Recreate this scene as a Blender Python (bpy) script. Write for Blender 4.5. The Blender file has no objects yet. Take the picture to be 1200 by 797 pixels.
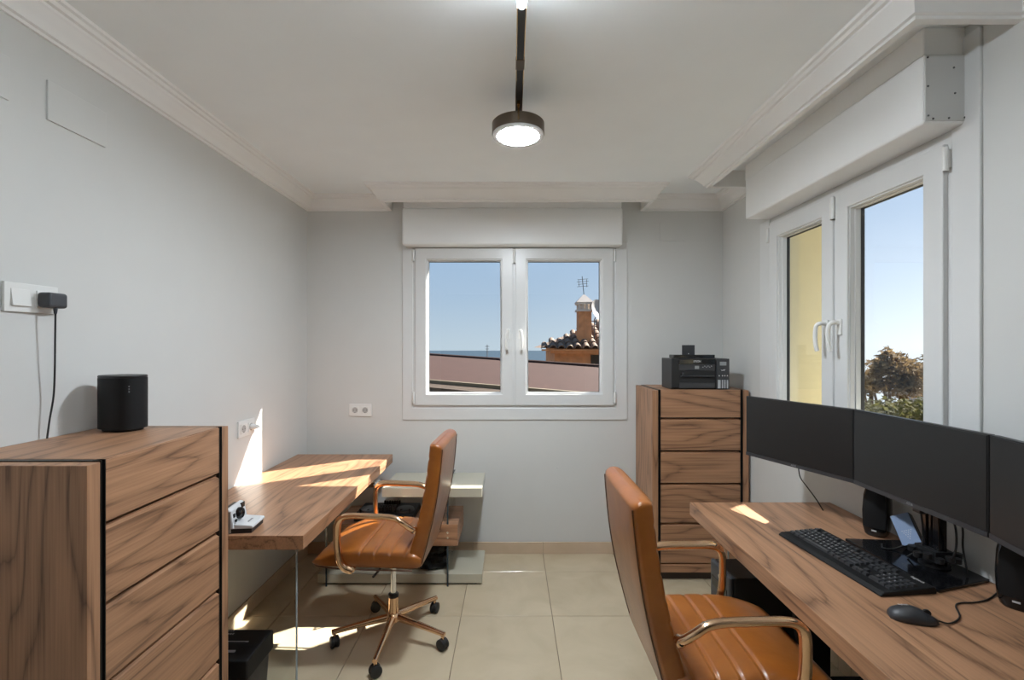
import bpy, bmesh, math, random
from mathutils import Vector, Matrix, noise as mnoise

sc = bpy.context.scene
COL = sc.collection
R = math.radians
rnd = random.Random(7)

# ------------------------------------------------------------------ camera
F = 545.0                      # focal length in pixels of the 1200 px wide frame
H = 1.48                       # eye height
cam = bpy.data.cameras.new('camera')
cam.sensor_fit = 'HORIZONTAL'
cam.sensor_width = 36.0
cam.lens = F / 1200 * 36.0
cam.shift_y = 6.5 / 1200
cam.clip_start = 0.02
cam.clip_end = 20000
camo = bpy.data.objects.new('camera', cam)
COL.objects.link(camo)
camo.location = (0, 0, H)
camo.rotation_euler = (R(90), 0, 0)
sc.camera = camo

# ------------------------------------------------------------------ sky, sun, exposure
SUN = Vector((1.02, 0.70, 1.0)).normalized()       # towards the sun
SUN_E = 21.5
sc.view_settings.view_transform = 'Standard'
sc.view_settings.look = 'None'
sc.view_settings.exposure = 0.36
sc.view_settings.gamma = 1.0
sc.view_settings.use_curve_mapping = False
sc.cycles.use_denoising = True
sc.cycles.max_bounces = 10
sc.cycles.diffuse_bounces = 6
sc.cycles.glossy_bounces = 5
sc.cycles.transmission_bounces = 8
sc.cycles.transparent_max_bounces = 24
sc.cycles.sample_clamp_indirect = 8.0
sc.cycles.blur_glossy = 0.5

world = bpy.data.worlds.new('sky')
sc.world = world
world.use_nodes = True
wt = world.node_tree
wt.nodes.clear()


def wn(t, **k):
    n = wt.nodes.new(t)
    for a, b in k.items():
        setattr(n, a, b)
    return n


def wmath(op, a, b=None):
    n = wn('ShaderNodeMath', operation=op)
    for i, v in enumerate((a, b)):
        if v is None:
            continue
        if isinstance(v, (int, float)):
            n.inputs[i].default_value = v
        else:
            wt.links.new(v, n.inputs[i])
    return n.outputs[0]


tc = wn('ShaderNodeTexCoord')
sep = wn('ShaderNodeSeparateXYZ')
wt.links.new(tc.outputs['Generated'], sep.inputs[0])
ramp = wn('ShaderNodeValToRGB')
e = ramp.color_ramp.elements
e[0].position = 0.0
e[0].color = (0.53, 0.655, 0.75, 1)
e[1].position = 1.0
e[1].color = (0.13, 0.29, 0.60, 1)
m = e.new(0.10); m.color = (0.42, 0.57, 0.735, 1)
m = e.new(0.24); m.color = (0.33, 0.50, 0.725, 1)
wt.links.new(wmath('MAXIMUM', sep.outputs['Z'], 0.0), ramp.inputs[0])
sh = Vector((SUN.x, SUN.y, 0)).normalized()
dp = wn('ShaderNodeVectorMath', operation='DOT_PRODUCT')
dp.inputs[1].default_value = sh
wt.links.new(tc.outputs['Generated'], dp.inputs[0])
g1 = wmath('POWER', wmath('MAXIMUM', dp.outputs['Value'], 0.0), 6.0)
fall = wmath('POWER', 2.718, wmath('MULTIPLY', wmath('ABSOLUTE', sep.outputs['Z']), -2.6))
glow = wmath('MULTIPLY', wmath('MULTIPLY', g1, fall), 0.62)
add = wn('ShaderNodeVectorMath', operation='ADD')
comb = wn('ShaderNodeCombineXYZ')
for i in range(3):
    wt.links.new(glow, comb.inputs[i])
wt.links.new(ramp.outputs[0], add.inputs[0])
wt.links.new(comb.outputs[0], add.inputs[1])
bg = wn('ShaderNodeBackground')
bg.inputs['Strength'].default_value = 0.785
wt.links.new(add.outputs[0], bg.inputs['Color'])
wo = wn('ShaderNodeOutputWorld')
wt.links.new(bg.outputs[0], wo.inputs[0])

sl = bpy.data.lights.new('sun', 'SUN')
sl.energy = SUN_E
sl.angle = R(0.6)
sl.color = (1.0, 0.95, 0.86)
so = bpy.data.objects.new('sun', sl)
COL.objects.link(so)
so.rotation_euler = SUN.to_track_quat('Z', 'Y').to_euler()
so.location = (8, 6, 9)

LAMP = (0.895, 0.98, 1.055)
LAMP_DISC_REAR = 2.0        # emission of the rear disc, added out of view
LAMP_TUBE = 49.0         # emission of the glowing tube
LAMP_DISC_SEEN = 310.0   # the disc in view


# ------------------------------------------------------------------ materials
def nodes_of(name):
    mt = bpy.data.materials.new(name)
    mt.use_nodes = True
    nt = mt.node_tree
    b = nt.nodes['Principled BSDF']
    return mt, nt, b


def plain(name, col, rough=0.5, metal=0.0, bump=0.0, bscale=200.0, var=0.06, coat=0.0, spec=0.5):
    """a principled material with faint noise in its colour and a fine bump"""
    mt, nt, b = nodes_of(name)
    t = nt.nodes.new('ShaderNodeTexCoord')
    n = nt.nodes.new('ShaderNodeTexNoise')
    n.inputs['Scale'].default_value = 6.0
    n.inputs['Detail'].default_value = 4.0
    nt.links.new(t.outputs['Object'], n.inputs['Vector'])
    r = nt.nodes.new('ShaderNodeValToRGB')
    r.color_ramp.elements[0].position = 0.3
    r.color_ramp.elements[1].position = 0.7
    r.color_ramp.elements[0].color = tuple(c * (1 - var) for c in col[:3]) + (1,)
    r.color_ramp.elements[1].color = tuple(min(1, c * (1 + var)) for c in col[:3]) + (1,)
    nt.links.new(n.outputs['Fac'], r.inputs[0])
    nt.links.new(r.outputs[0], b.inputs['Base Color'])
    b.inputs['Roughness'].default_value = rough
    b.inputs['Metallic'].default_value = metal
    b.inputs['Specular IOR Level'].default_value = spec
    b.inputs['Coat Weight'].default_value = coat
    b.inputs['Coat Roughness'].default_value = 0.1
    if bump:
        n2 = nt.nodes.new('ShaderNodeTexNoise')
        n2.inputs['Scale'].default_value = bscale
        n2.inputs['Detail'].default_value = 3.0
        nt.links.new(t.outputs['Object'], n2.inputs['Vector'])
        bp = nt.nodes.new('ShaderNodeBump')
        bp.inputs['Strength'].default_value = bump
        bp.inputs['Distance'].default_value = 0.002
        nt.links.new(n2.outputs['Fac'], bp.inputs['Height'])
        nt.links.new(bp.outputs[0], b.inputs['Normal'])
    return mt


def wood(name, axis, light=(0.50, 0.268, 0.148), dark=(0.14, 0.068, 0.036), rough=0.42):
    mt, nt, b = nodes_of(name)
    L = nt.links.new
    t = nt.nodes.new('ShaderNodeTexCoord')
    oi = nt.nodes.new('ShaderNodeObjectInfo')
    mul = nt.nodes.new('ShaderNodeVectorMath'); mul.operation = 'SCALE'
    mul.inputs[0].default_value = (7.3, 5.1, 9.7)
    L(oi.outputs['Random'], mul.inputs['Scale'])
    ad = nt.nodes.new('ShaderNodeVectorMath'); ad.operation = 'ADD'
    L(t.outputs['Object'], ad.inputs[0]); L(mul.outputs[0], ad.inputs[1])

    def stretched(along, across, scale, detail, dist):
        mp = nt.nodes.new('ShaderNodeMapping')
        s = [across] * 3
        s['XYZ'.index(axis)] = along
        mp.inputs['Scale'].default_value = s
        L(ad.outputs[0], mp.inputs[0])
        n = nt.nodes.new('ShaderNodeTexNoise')
        n.inputs['Scale'].default_value = scale
        n.inputs['Detail'].default_value = detail
        n.inputs['Distortion'].default_value = dist
        L(mp.outputs[0], n.inputs['Vector'])
        return n.outputs['Fac']
    big = stretched(0.55, 3.6, 1.0, 2.0, 0.25)
    fine = stretched(2.0, 90.0, 1.6, 5.0, 0.3)
    mid = stretched(0.9, 16.0, 1.4, 4.0, 0.5)

    def mth(op, x, y=None, z=None):
        n = nt.nodes.new('ShaderNodeMath'); n.operation = op
        for i, v in enumerate((x, y, z)):
            if v is None:
                continue
            if isinstance(v, (int, float)):
                n.inputs[i].default_value = v
            else:
                L(v, n.inputs[i])
        return n.outputs[0]
    # annual rings: thin dark lines where the stretched field crosses whole numbers
    ring = mth('POWER', mth('ABSOLUTE', mth('SINE', mth('MULTIPLY_ADD', mid, 2.5, mth('MULTIPLY', big, 44.0)))), 0.5)
    val = mth('MULTIPLY_ADD', ring, 0.34, mth('MULTIPLY_ADD', fine, 0.62, mth('MULTIPLY_ADD', mid, 0.30, -0.20)))
    m3 = nt.nodes.new('ShaderNodeMath'); m3.operation = 'MULTIPLY'; m3.inputs[1].default_value = 1.0
    L(val, m3.inputs[0])
    r = nt.nodes.new('ShaderNodeValToRGB')
    r.color_ramp.elements[0].position = 0.22
    r.color_ramp.elements[1].position = 0.82
    r.color_ramp.elements[0].color = dark + (1,)
    r.color_ramp.elements[1].color = light + (1,)
    md = r.color_ramp.elements.new(0.5)
    md.color = tuple(0.42 * a + 0.58 * c for a, c in zip(dark, light)) + (1,)
    L(m3.outputs[0], r.inputs[0])
    L(r.outputs[0], b.inputs['Base Color'])
    b.inputs['Roughness'].default_value = rough
    bp = nt.nodes.new('ShaderNodeBump')
    bp.inputs['Strength'].default_value = 0.12
    bp.inputs['Distance'].default_value = 0.001
    L(fine, bp.inputs['Height']); L(bp.outputs[0], b.inputs['Normal'])
    return mt


def leather(name):
    mt, nt, b = nodes_of(name)
    L = nt.links.new
    t = nt.nodes.new('ShaderNodeTexCoord')
    n = nt.nodes.new('ShaderNodeTexNoise')
    n.inputs['Scale'].default_value = 7.0; n.inputs['Detail'].default_value = 5.0
    n.inputs['Distortion'].default_value = 0.6
    L(t.outputs['Object'], n.inputs['Vector'])
    r = nt.nodes.new('ShaderNodeValToRGB')
    r.color_ramp.elements[0].position = 0.28; r.color_ramp.elements[1].position = 0.75
    r.color_ramp.elements[0].color = (0.24, 0.070, 0.010, 1)
    r.color_ramp.elements[1].color = (0.38, 0.125, 0.021, 1)
    L(n.outputs['Fac'], r.inputs[0]); L(r.outputs[0], b.inputs['Base Color'])
    b.inputs['Roughness'].default_value = 0.30
    b.inputs['Coat Weight'].default_value = 0.2
    b.inputs['Coat Roughness'].default_value = 0.18
    v = nt.nodes.new('ShaderNodeTexVoronoi'); v.inputs['Scale'].default_value = 320.0
    L(t.outputs['Object'], v.inputs['Vector'])
    n2 = nt.nodes.new('ShaderNodeTexNoise'); n2.inputs['Scale'].default_value = 26.0
    L(t.outputs['Object'], n2.inputs['Vector'])
    a = nt.nodes.new('ShaderNodeMath'); a.operation = 'MULTIPLY_ADD'; a.inputs[1].default_value = 0.25
    L(v.outputs['Distance'], a.inputs[0]); L(n2.outputs['Fac'], a.inputs[2])
    bp = nt.nodes.new('ShaderNodeBump'); bp.inputs['Strength'].default_value = 0.22
    bp.inputs['Distance'].default_value = 0.003
    L(a.outputs[0], bp.inputs['Height']); L(bp.outputs[0], b.inputs['Normal'])
    return mt


def tile_mat(name, a, c, rough):
    mt, nt, b = nodes_of(name)
    L = nt.links.new
    g = nt.nodes.new('ShaderNodeNewGeometry')
    oi = nt.nodes.new('ShaderNodeObjectInfo')
    n = nt.nodes.new('ShaderNodeTexNoise'); n.inputs['Scale'].default_value = 4.5
    n.inputs['Detail'].default_value = 7.0; n.inputs['Distortion'].default_value = 0.8
    L(g.outputs['Position'], n.inputs['Vector'])
    ma = nt.nodes.new('ShaderNodeMath'); ma.operation = 'MULTIPLY_ADD'; ma.inputs[1].default_value = 0.18
    L(oi.outputs['Random'], ma.inputs[0]); L(n.outputs['Fac'], ma.inputs[2])
    r = nt.nodes.new('ShaderNodeValToRGB')
    r.color_ramp.elements[0].position = 0.3; r.color_ramp.elements[1].position = 0.9
    r.color_ramp.elements[0].color = a + (1,); r.color_ramp.elements[1].color = c + (1,)
    L(ma.outputs[0], r.inputs[0]); L(r.outputs[0], b.inputs['Base Color'])
    b.inputs['Roughness'].default_value = rough
    return mt


def glass_mat(name, tint=(1, 1, 1), refl=1.0):
    """thin clear pane: see-through with a Fresnel reflection, so that daylight passes"""
    mt, nt, b = nodes_of(name)
    L = nt.links.new
    nt.nodes.remove(b)
    out = nt.nodes['Material Output']
    tr = nt.nodes.new('ShaderNodeBsdfTransparent'); tr.inputs[0].default_value = tint + (1,)
    gl = nt.nodes.new('ShaderNodeBsdfGlossy'); gl.inputs['Roughness'].default_value = 0.01
    fr = nt.nodes.new('ShaderNodeFresnel')
    ge = nt.nodes.new('ShaderNodeNewGeometry')          # the far face of the pane reflects like the near one
    io = nt.nodes.new('ShaderNodeMapRange')
    io.inputs['To Min'].default_value = 1.45; io.inputs['To Max'].default_value = 1 / 1.45
    L(ge.outputs['Backfacing'], io.inputs['Value']); L(io.outputs[0], fr.inputs[0])
    mm = nt.nodes.new('ShaderNodeMath'); mm.operation = 'MULTIPLY'; mm.inputs[1].default_value = refl
    L(fr.outputs[0], mm.inputs[0])
    mx = nt.nodes.new('ShaderNodeMixShader')
    L(mm.outputs[0], mx.inputs[0]); L(tr.outputs[0], mx.inputs[1]); L(gl.outputs[0], mx.inputs[2])
    L(mx.outputs[0], out.inputs[0])
    return mt


def emit(name, col, strength):
    mt, nt, b = nodes_of(name)
    b.inputs['Base Color'].default_value = (0.8, 0.8, 0.8, 1)
    b.inputs['Emission Color'].default_value = col + (1,)
    b.inputs['Emission Strength'].default_value = strength
    return mt


M = {}
M['paint'] = plain('wall_paint', (0.635, 0.638, 0.622), 0.6, bump=0.05, bscale=90, var=0.01)
M['ceil'] = plain('ceiling_paint', (0.90, 0.94, 0.96), 0.7, var=0.01)
M['plaster'] = plain('cornice_plaster', (0.87, 0.87, 0.86), 0.55, var=0.01)
M['pvc'] = plain('white_pvc', (0.69, 0.695, 0.69), 0.3, var=0.01)
M['pvc_lightened'] = plain('white_pvc_lightened', (0.85, 0.855, 0.85), 0.35, var=0.01)  # window PVC with a lighter colour, offsetting the shade on the shutter boxes
M['white_plastic'] = plain('white_plastic', (0.78, 0.78, 0.76), 0.3, var=0.01)
M['gasket'] = plain('window_gasket', (0.03, 0.03, 0.03), 0.6)
M['screw'] = plain('dull_screw', (0.12, 0.12, 0.12), 0.4, 0.7)
M['hole'] = plain('socket_hole', (0.02, 0.02, 0.02), 0.8)
M['tile'] = tile_mat('beige_porcelain', (0.485, 0.40, 0.275), (0.59, 0.495, 0.352), 0.16)
M['skirt'] = tile_mat('tan_porcelain', (0.55, 0.42, 0.29), (0.66, 0.52, 0.385), 0.3)
M['grout'] = plain('grout', (0.23, 0.17, 0.12), 0.9)
for ax in 'XYZ':
    M['wood' + ax] = wood('walnut_' + ax.lower(), ax)
M['desk_wood'] = wood('walnut_desktop', 'Y', rough=0.34)
M['panel_wood'] = wood('walnut_dark_panel', 'Z', light=(0.22, 0.13, 0.088), dark=(0.105, 0.062, 0.042))
M['blackmetal'] = plain('black_metal_profile', (0.012, 0.012, 0.012), 0.35, 0.3)
M['carcass'] = plain('dark_carcass', (0.05, 0.033, 0.025), 0.6)
M['leather'] = leather('cognac_leather')
M['piping'] = plain('dark_leather_piping', (0.11, 0.045, 0.02), 0.4)
M['gold'] = plain('rose_gold_metal', (0.82, 0.55, 0.35), 0.14, 1.0, var=0.03)
M['chrome'] = plain('chrome', (0.75, 0.75, 0.76), 0.1, 1.0, var=0.01)
M['rubber'] = plain('black_rubber', (0.014, 0.014, 0.014), 0.55)
M['black'] = plain('black_plastic', (0.013, 0.013, 0.014), 0.4)
M['black_matte'] = plain('matte_black_plastic', (0.006, 0.006, 0.0065), 0.55, bump=0.1, bscale=500, spec=0.3)
M['black_gloss'] = plain('glossy_black_plastic', (0.006, 0.006, 0.007), 0.12)
M['charcoal'] = plain('charcoal_plastic', (0.035, 0.036, 0.04), 0.4)
M['keycap'] = plain('keycap_plastic', (0.036, 0.037, 0.040), 0.34)
M['screen'] = plain('switched_off_screen', (0.013, 0.0135, 0.014), 0.36, var=0.01, spec=0.45)
M['cloth_black'] = plain('black_cloth', (0.008, 0.008, 0.008), 0.85, bump=0.5, bscale=60)
M['lettering'] = plain('pale_lettering', (0.62, 0.62, 0.62), 0.4)
M['dim_letter'] = plain('grey_lettering', (0.25, 0.25, 0.26), 0.4)
M['lcd'] = plain('display_glass', (0.30, 0.32, 0.32), 0.2)
M['ink'] = plain('ink_window', (0.42, 0.44, 0.46), 0.25)
M['taupe'] = plain('taupe_lacquer', (0.50, 0.475, 0.38), 0.10, var=0.01, coat=0.4)
M['bluelabel'] = plain('blue_label', (0.145, 0.215, 0.36), 0.5, var=0.02)
M['lens'] = plain('black_lens', (0.005, 0.005, 0.006), 0.08)
M['cam_white'] = plain('camera_shell', (0.66, 0.67, 0.68), 0.3, var=0.01)
M['cam_grey'] = plain('camera_side', (0.30, 0.26, 0.23), 0.4, var=0.01)
M['bronze'] = plain('bronze_shade', (0.13, 0.10, 0.075), 0.32, 0.7)
M['brass'] = plain('brass', (0.62, 0.42, 0.22), 0.2, 1.0)
M['opal_clear'] = plain('frosted_rim', (0.75, 0.75, 0.75), 0.25)
M['glass'] = glass_mat('window_glass')
M['panel_glass'] = glass_mat('furniture_glass', (0.93, 0.955, 0.945))
M['glass_edge'] = plain('polished_glass_edge', (0.30, 0.36, 0.38), 0.12, var=0.02)
M['glass_edge_dark'] = plain('dark_glass_edge', (0.035, 0.05, 0.06), 0.12, var=0.02)
M['disc'] = emit('lamp_disc', LAMP, LAMP_DISC_REAR)
M['disc_seen'] = emit('lamp_disc_front', LAMP, LAMP_DISC_SEEN)
M['tube'] = emit('lamp_tube', LAMP, LAMP_TUBE)
# outdoors
M['yellow'] = plain('ochre_render', (0.78, 0.71, 0.485), 0.8, bump=0.1, bscale=40, var=0.03)
M['pink'] = plain('terracotta_membrane', (0.039, 0.0185, 0.0147), 0.85, var=0.12, spec=0.2)
M['cream'] = plain('cream_fascia', (0.12, 0.096, 0.06), 0.7)
M['ochre'] = plain('ochre_boards', (0.045, 0.027, 0.014), 0.7, var=0.2)
M['brickwall'] = plain('orange_brick', (0.50, 0.225, 0.10), 0.8, var=0.18)
M['rooftile'] = tile_mat('clay_tile', (0.09, 0.052, 0.034), (0.24, 0.16, 0.105), 0.8)
M['render_white'] = plain('pale_render', (0.52, 0.46, 0.41), 0.8)
M['dark_open'] = plain('dark_opening', (0.03, 0.02, 0.015), 0.8)
M['dish'] = plain('dish_metal', (0.28, 0.27, 0.26), 0.5)
M['aerial'] = plain('aerial_metal', (0.09, 0.09, 0.10), 0.5, 0.3)
M['sea'] = plain('hazy_sea', (0.022, 0.040, 0.060), 0.9, var=0.05, spec=0.05)
M['hill'] = plain('dry_ground', (0.10, 0.085, 0.05), 0.9, var=0.3)
M['bark'] = plain('tree_bark', (0.09, 0.065, 0.045), 0.9, bump=0.4, bscale=30, var=0.2)


def leaf_mat(name, cols):
    mt, nt, b = nodes_of(name)
    L = nt.links.new
    t = nt.nodes.new('ShaderNodeTexCoord')
    n = nt.nodes.new('ShaderNodeTexNoise'); n.inputs['Scale'].default_value = 5.0
    n.inputs['Detail'].default_value = 8.0; n.inputs['Roughness'].default_value = 0.8
    L(t.outputs['Object'], n.inputs['Vector'])
    r = nt.nodes.new('ShaderNodeValToRGB')
    r.color_ramp.elements[0].position = 0.35; r.color_ramp.elements[1].position = 0.65
    r.color_ramp.elements[0].color = cols[0] + (1,); r.color_ramp.elements[1].color = cols[2] + (1,)
    md = r.color_ramp.elements.new(0.5); md.color = cols[1] + (1,)
    L(n.outputs['Fac'], r.inputs[0]); L(r.outputs[0], b.inputs['Base Color'])
    b.inputs['Roughness'].default_value = 0.8
    b.inputs['Specular IOR Level'].default_value = 0.2
    tl = nt.nodes.new('ShaderNodeBsdfTranslucent')          # thin leaves let the sun through
    L(r.outputs[0], tl.inputs[0])
    mx = nt.nodes.new('ShaderNodeMixShader'); mx.inputs[0].default_value = 0.5
    L(b.outputs[0], mx.inputs[1]); L(tl.outputs[0], mx.inputs[2])
    L(mx.outputs[0], nt.nodes['Material Output'].inputs[0])
    return mt


M['leaf_olive'] = leaf_mat('olive_leaves', ((0.15, 0.10, 0.045), (0.27, 0.185, 0.085), (0.40, 0.29, 0.16)))
M['leaf_green'] = leaf_mat('hedge_leaves', ((0.055, 0.058, 0.02), (0.12, 0.12, 0.042), (0.19, 0.16, 0.075)))
M['leaf_dark'] = leaf_mat('pine_needles', ((0.11, 0.095, 0.06), (0.17, 0.14, 0.09), (0.25, 0.20, 0.13)))


# ------------------------------------------------------------------ mesh helpers
class MB:
    """collects verts and faces; build() links them as one mesh object"""

    def __init__(s):
        s.v, s.f = [], []

    def add(s, vs, fs):
        o = len(s.v)
        s.v += [tuple(p) for p in vs]
        s.f += [tuple(i + o for i in q) for q in fs]
        return s

    def box(s, x0, x1, y0, y1, z0, z1):
        return s.add([(x, y, z) for z in (z0, z1) for y in (y0, y1) for x in (x0, x1)],
                     [(0, 2, 3, 1), (4, 5, 7, 6), (0, 1, 5, 4), (2, 6, 7, 3), (0, 4, 6, 2), (1, 3, 7, 5)])

    def prism(s, poly, axis, a, b):
        """a flat outline (two coordinates) pushed along axis from a to b"""
        def p3(u, v, w):
            return {'X': (w, u, v), 'Y': (u, w, v), 'Z': (u, v, w)}[axis]
        n = len(poly)
        vs = [p3(u, v, a) for u, v in poly] + [p3(u, v, b) for u, v in poly]
        fs = [tuple(range(n)), tuple(range(2 * n - 1, n - 1, -1))]
        fs += [(i, (i + 1) % n + 0, (i + 1) % n + n, i + n) for i in range(n)]
        return s.add(vs, fs)

    def tube(s, pts, r, seg=10, cap=True, sy=1.0):
        """round bar through pts; r a number or one radius per point"""
        pts = [Vector(p) for p in pts]
        n = len(pts)
        rs = r if isinstance(r, (list, tuple)) else [r] * n
        tang = []
        for i in range(n):
            a = pts[max(0, i - 1)]; b = pts[min(n - 1, i + 1)]
            tang.append((b - a).normalized())
        up = Vector((0, 0, 1)) if abs(tang[0].z) < 0.9 else Vector((0, 1, 0))
        nrm = (up - tang[0] * up.dot(tang[0])).normalized()
        vs, fs = [], []
        for i in range(n):
            nrm = (nrm - tang[i] * nrm.dot(tang[i])).normalized()
            bn = tang[i].cross(nrm)
            for k in range(seg):
                a = 2 * math.pi * k / seg
                vs.append(pts[i] + (nrm * math.cos(a) + bn * math.sin(a) * sy) * rs[i])
        for i in range(n - 1):
            for k in range(seg):
                k2 = (k + 1) % seg
                fs.append((i * seg + k, i * seg + k2, (i + 1) * seg + k2, (i + 1) * seg + k))
        if cap:
            fs.append(tuple(range(seg - 1, -1, -1)))
            fs.append(tuple(range((n - 1) * seg, n * seg)))
        return s.add(vs, fs)

    def lathe(s, prof, c=(0, 0, 0), seg=24, axis='Z'):
        """profile of (radius, height) turned about an axis through c"""
        vs, fs = [], []
        for r, h in prof:
            for k in range(seg):
                a = 2 * math.pi * k / seg
                p = (r * math.cos(a), r * math.sin(a), h)
                p = {'Z': p, 'Y': (p[0], p[2], p[1]), 'X': (p[2], p[0], p[1])}[axis]
                vs.append((p[0] + c[0], p[1] + c[1], p[2] + c[2]))
        n = len(prof)
        for i in range(n - 1):
            for k in range(seg):
                k2 = (k + 1) % seg
                fs.append((i * seg + k, i * seg + k2, (i + 1) * seg + k2, (i + 1) * seg + k))
        if prof[0][0] > 1e-6:
            fs.append(tuple(range(seg - 1, -1, -1)))
        if prof[-1][0] > 1e-6:
            fs.append(tuple(range((n - 1) * seg, n * seg)))
        return s.add(vs, fs)

    def loft(s, rings, cap=True):
        n = len(rings[0])
        vs = [p for r in rings for p in r]
        fs = []
        for i in range(len(rings) - 1):
            for k in range(n):
                k2 = (k + 1) % n
                fs.append((i * n + k, i * n + k2, (i + 1) * n + k2, (i + 1) * n + k))
        if cap:
            fs.append(tuple(range(n - 1, -1, -1)))
            fs.append(tuple(range((len(rings) - 1) * n, len(rings) * n)))
        return s.add(vs, fs)

    def xform(s, mat):
        s.v = [tuple(mat @ Vector(p)) for p in s.v]
        return s


def obj(name, mb, mat, parent=None, bev=0.0, smooth=None, seg=2, org=None, sub=0):
    me = bpy.data.meshes.new(name)
    vs = mb.v
    if org is not None:
        vs = [(x - org[0], y - org[1], z - org[2]) for x, y, z in vs]
    me.from_pydata(vs, [], mb.f)
    bm = bmesh.new(); bm.from_mesh(me)
    bmesh.ops.remove_doubles(bm, verts=bm.verts, dist=1e-6)
    bmesh.ops.recalc_face_normals(bm, faces=bm.faces)
    bm.to_mesh(me); bm.free()
    me.materials.append(mat)
    if smooth is not None:
        me.polygons.foreach_set('use_smooth', [True] * len(me.polygons))
        me.set_sharp_from_angle(angle=R(smooth))
    o = bpy.data.objects.new(name, me)
    COL.objects.link(o)
    if parent is not None:
        o.parent = parent
    elif org is not None:
        o.location = org
    if bev:
        b = o.modifiers.new('bevel', 'BEVEL')
        b.width = bev; b.segments = seg; b.limit_method = 'ANGLE'; b.angle_limit = R(40)
    if sub:
        q = o.modifiers.new('sub', 'SUBSURF'); q.levels = sub; q.render_levels = sub
    return o


def thing(name, label, cat, loc=(0, 0, 0), rz=0.0, group=None):
    o = bpy.data.objects.new(name, None)
    COL.objects.link(o)
    o.empty_display_size = 0.1
    o.location = loc
    o.rotation_euler = (0, 0, rz)
    o['label'] = label; o['category'] = cat
    if group:
        o['group'] = group
    return o


def tag(o, label, cat, group=None):
    o['label'] = label; o['category'] = cat
    if group:
        o['group'] = group
    return o


def struct(name, mb, mat, bev=0.0, smooth=None, label=None):
    o = obj(name, mb, mat, None, bev, smooth)
    o['kind'] = 'structure'
    if label:
        o['label'] = label
    return o


def copy_tree(o, parent=None):
    c = o.copy(); COL.objects.link(c)
    if parent is not None:
        c.parent = parent
    for ch in list(o.children):
        copy_tree(ch, c)
    return c


def text(name, body, size, mat, parent, mat4, extrude=0.0004, spacing=1.0):
    cu = bpy.data.curves.new(name, 'FONT')
    cu.body = body; cu.size = size; cu.extrude = extrude
    cu.align_x = 'CENTER'; cu.align_y = 'CENTER'; cu.space_character = spacing
    tmp = bpy.data.objects.new(name, cu)
    COL.objects.link(tmp)
    bpy.context.view_layer.update()
    me = bpy.data.meshes.new_from_object(tmp.evaluated_get(bpy.context.evaluated_depsgraph_get()))
    bpy.data.objects.remove(tmp); bpy.data.curves.remove(cu)
    me.materials.clear(); me.materials.append(mat)
    o = bpy.data.objects.new(name, me)
    COL.objects.link(o)
    o.parent = parent
    o.matrix_local = mat4
    return o


def smooth_path(pts, n=6):
    """Catmull-Rom through the points"""
    P = [Vector(p) for p in pts]
    P = [P[0] * 2 - P[1]] + P + [P[-1] * 2 - P[-2]]
    out = []
    for i in range(1, len(P) - 2):
        a, b, c, d = P[i - 1:i + 3]
        for k in range(n):
            t = k / n
            out.append(0.5 * ((2 * b) + (c - a) * t + (2 * a - 5 * b + 4 * c - d) * t * t + (3 * b - a - 3 * c + d) * t ** 3))
    out.append(P[-2])
    return out


def sring(c, u, v, a, b, n=24, p=4.0):
    """superellipse ring round c in the plane of the unit vectors u, v with half sizes a, b"""
    c, u, v = Vector(c), Vector(u), Vector(v)
    out = []
    for k in range(n):
        t = 2 * math.pi * k / n
        ct, st = math.cos(t), math.sin(t)
        x = math.copysign(abs(ct) ** (2 / p), ct); y = math.copysign(abs(st) ** (2 / p), st)
        out.append(c + u * (a * x) + v * (b * y))
    return out


# ------------------------------------------------------------------ room
XL, XR, YB, YR, ZC = -1.459, 1.502, 3.314, -2.90, 2.535
T = 0.15                                   # wall thickness
W1 = (-0.705, 0.736, 1.036, 2.191)         # back opening: x0, x1, z0, z1
W2 = (1.58, 2.70, 1.036, 2.191)            # right opening: y0, y1, z0, z1

floor = struct('floor', MB().box(XL - T, XR + T, YR - T, YB + T, -0.12, -0.009), M['grout'])
TS = 0.499
tile0 = None
for i in range(-3, 5):
    for j in range(-11, 3):
        x0, x1 = -0.279 + i * TS, -0.279 + (i + 1) * TS
        y0, y1 = 2.545 + j * TS, 2.545 + (j + 1) * TS
        cx0, cx1 = max(x0, XL), min(x1, XR)
        cy0, cy1 = max(y0, YR), min(y1, YB)
        if cx1 - cx0 < 0.02 or cy1 - cy0 < 0.02:
            continue
        g = 0.0016
        full = abs(cx1 - cx0 - TS) < 1e-6 and abs(cy1 - cy0 - TS) < 1e-6
        if full and tile0 is not None:
            o = tile0.copy(); COL.objects.link(o)
            o.location = ((x0 + x1) / 2, (y0 + y1) / 2, 0)
            continue
        w, d = (cx1 - cx0) / 2 - g, (cy1 - cy0) / 2 - g
        o = obj('tile', MB().box(-w, w, -d, d, -0.01, 0), M['tile'], floor, bev=0.0012, seg=1)
        o.location = ((cx0 + cx1) / 2, (cy0 + cy1) / 2, 0)
        if full:
            tile0 = o

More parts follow.
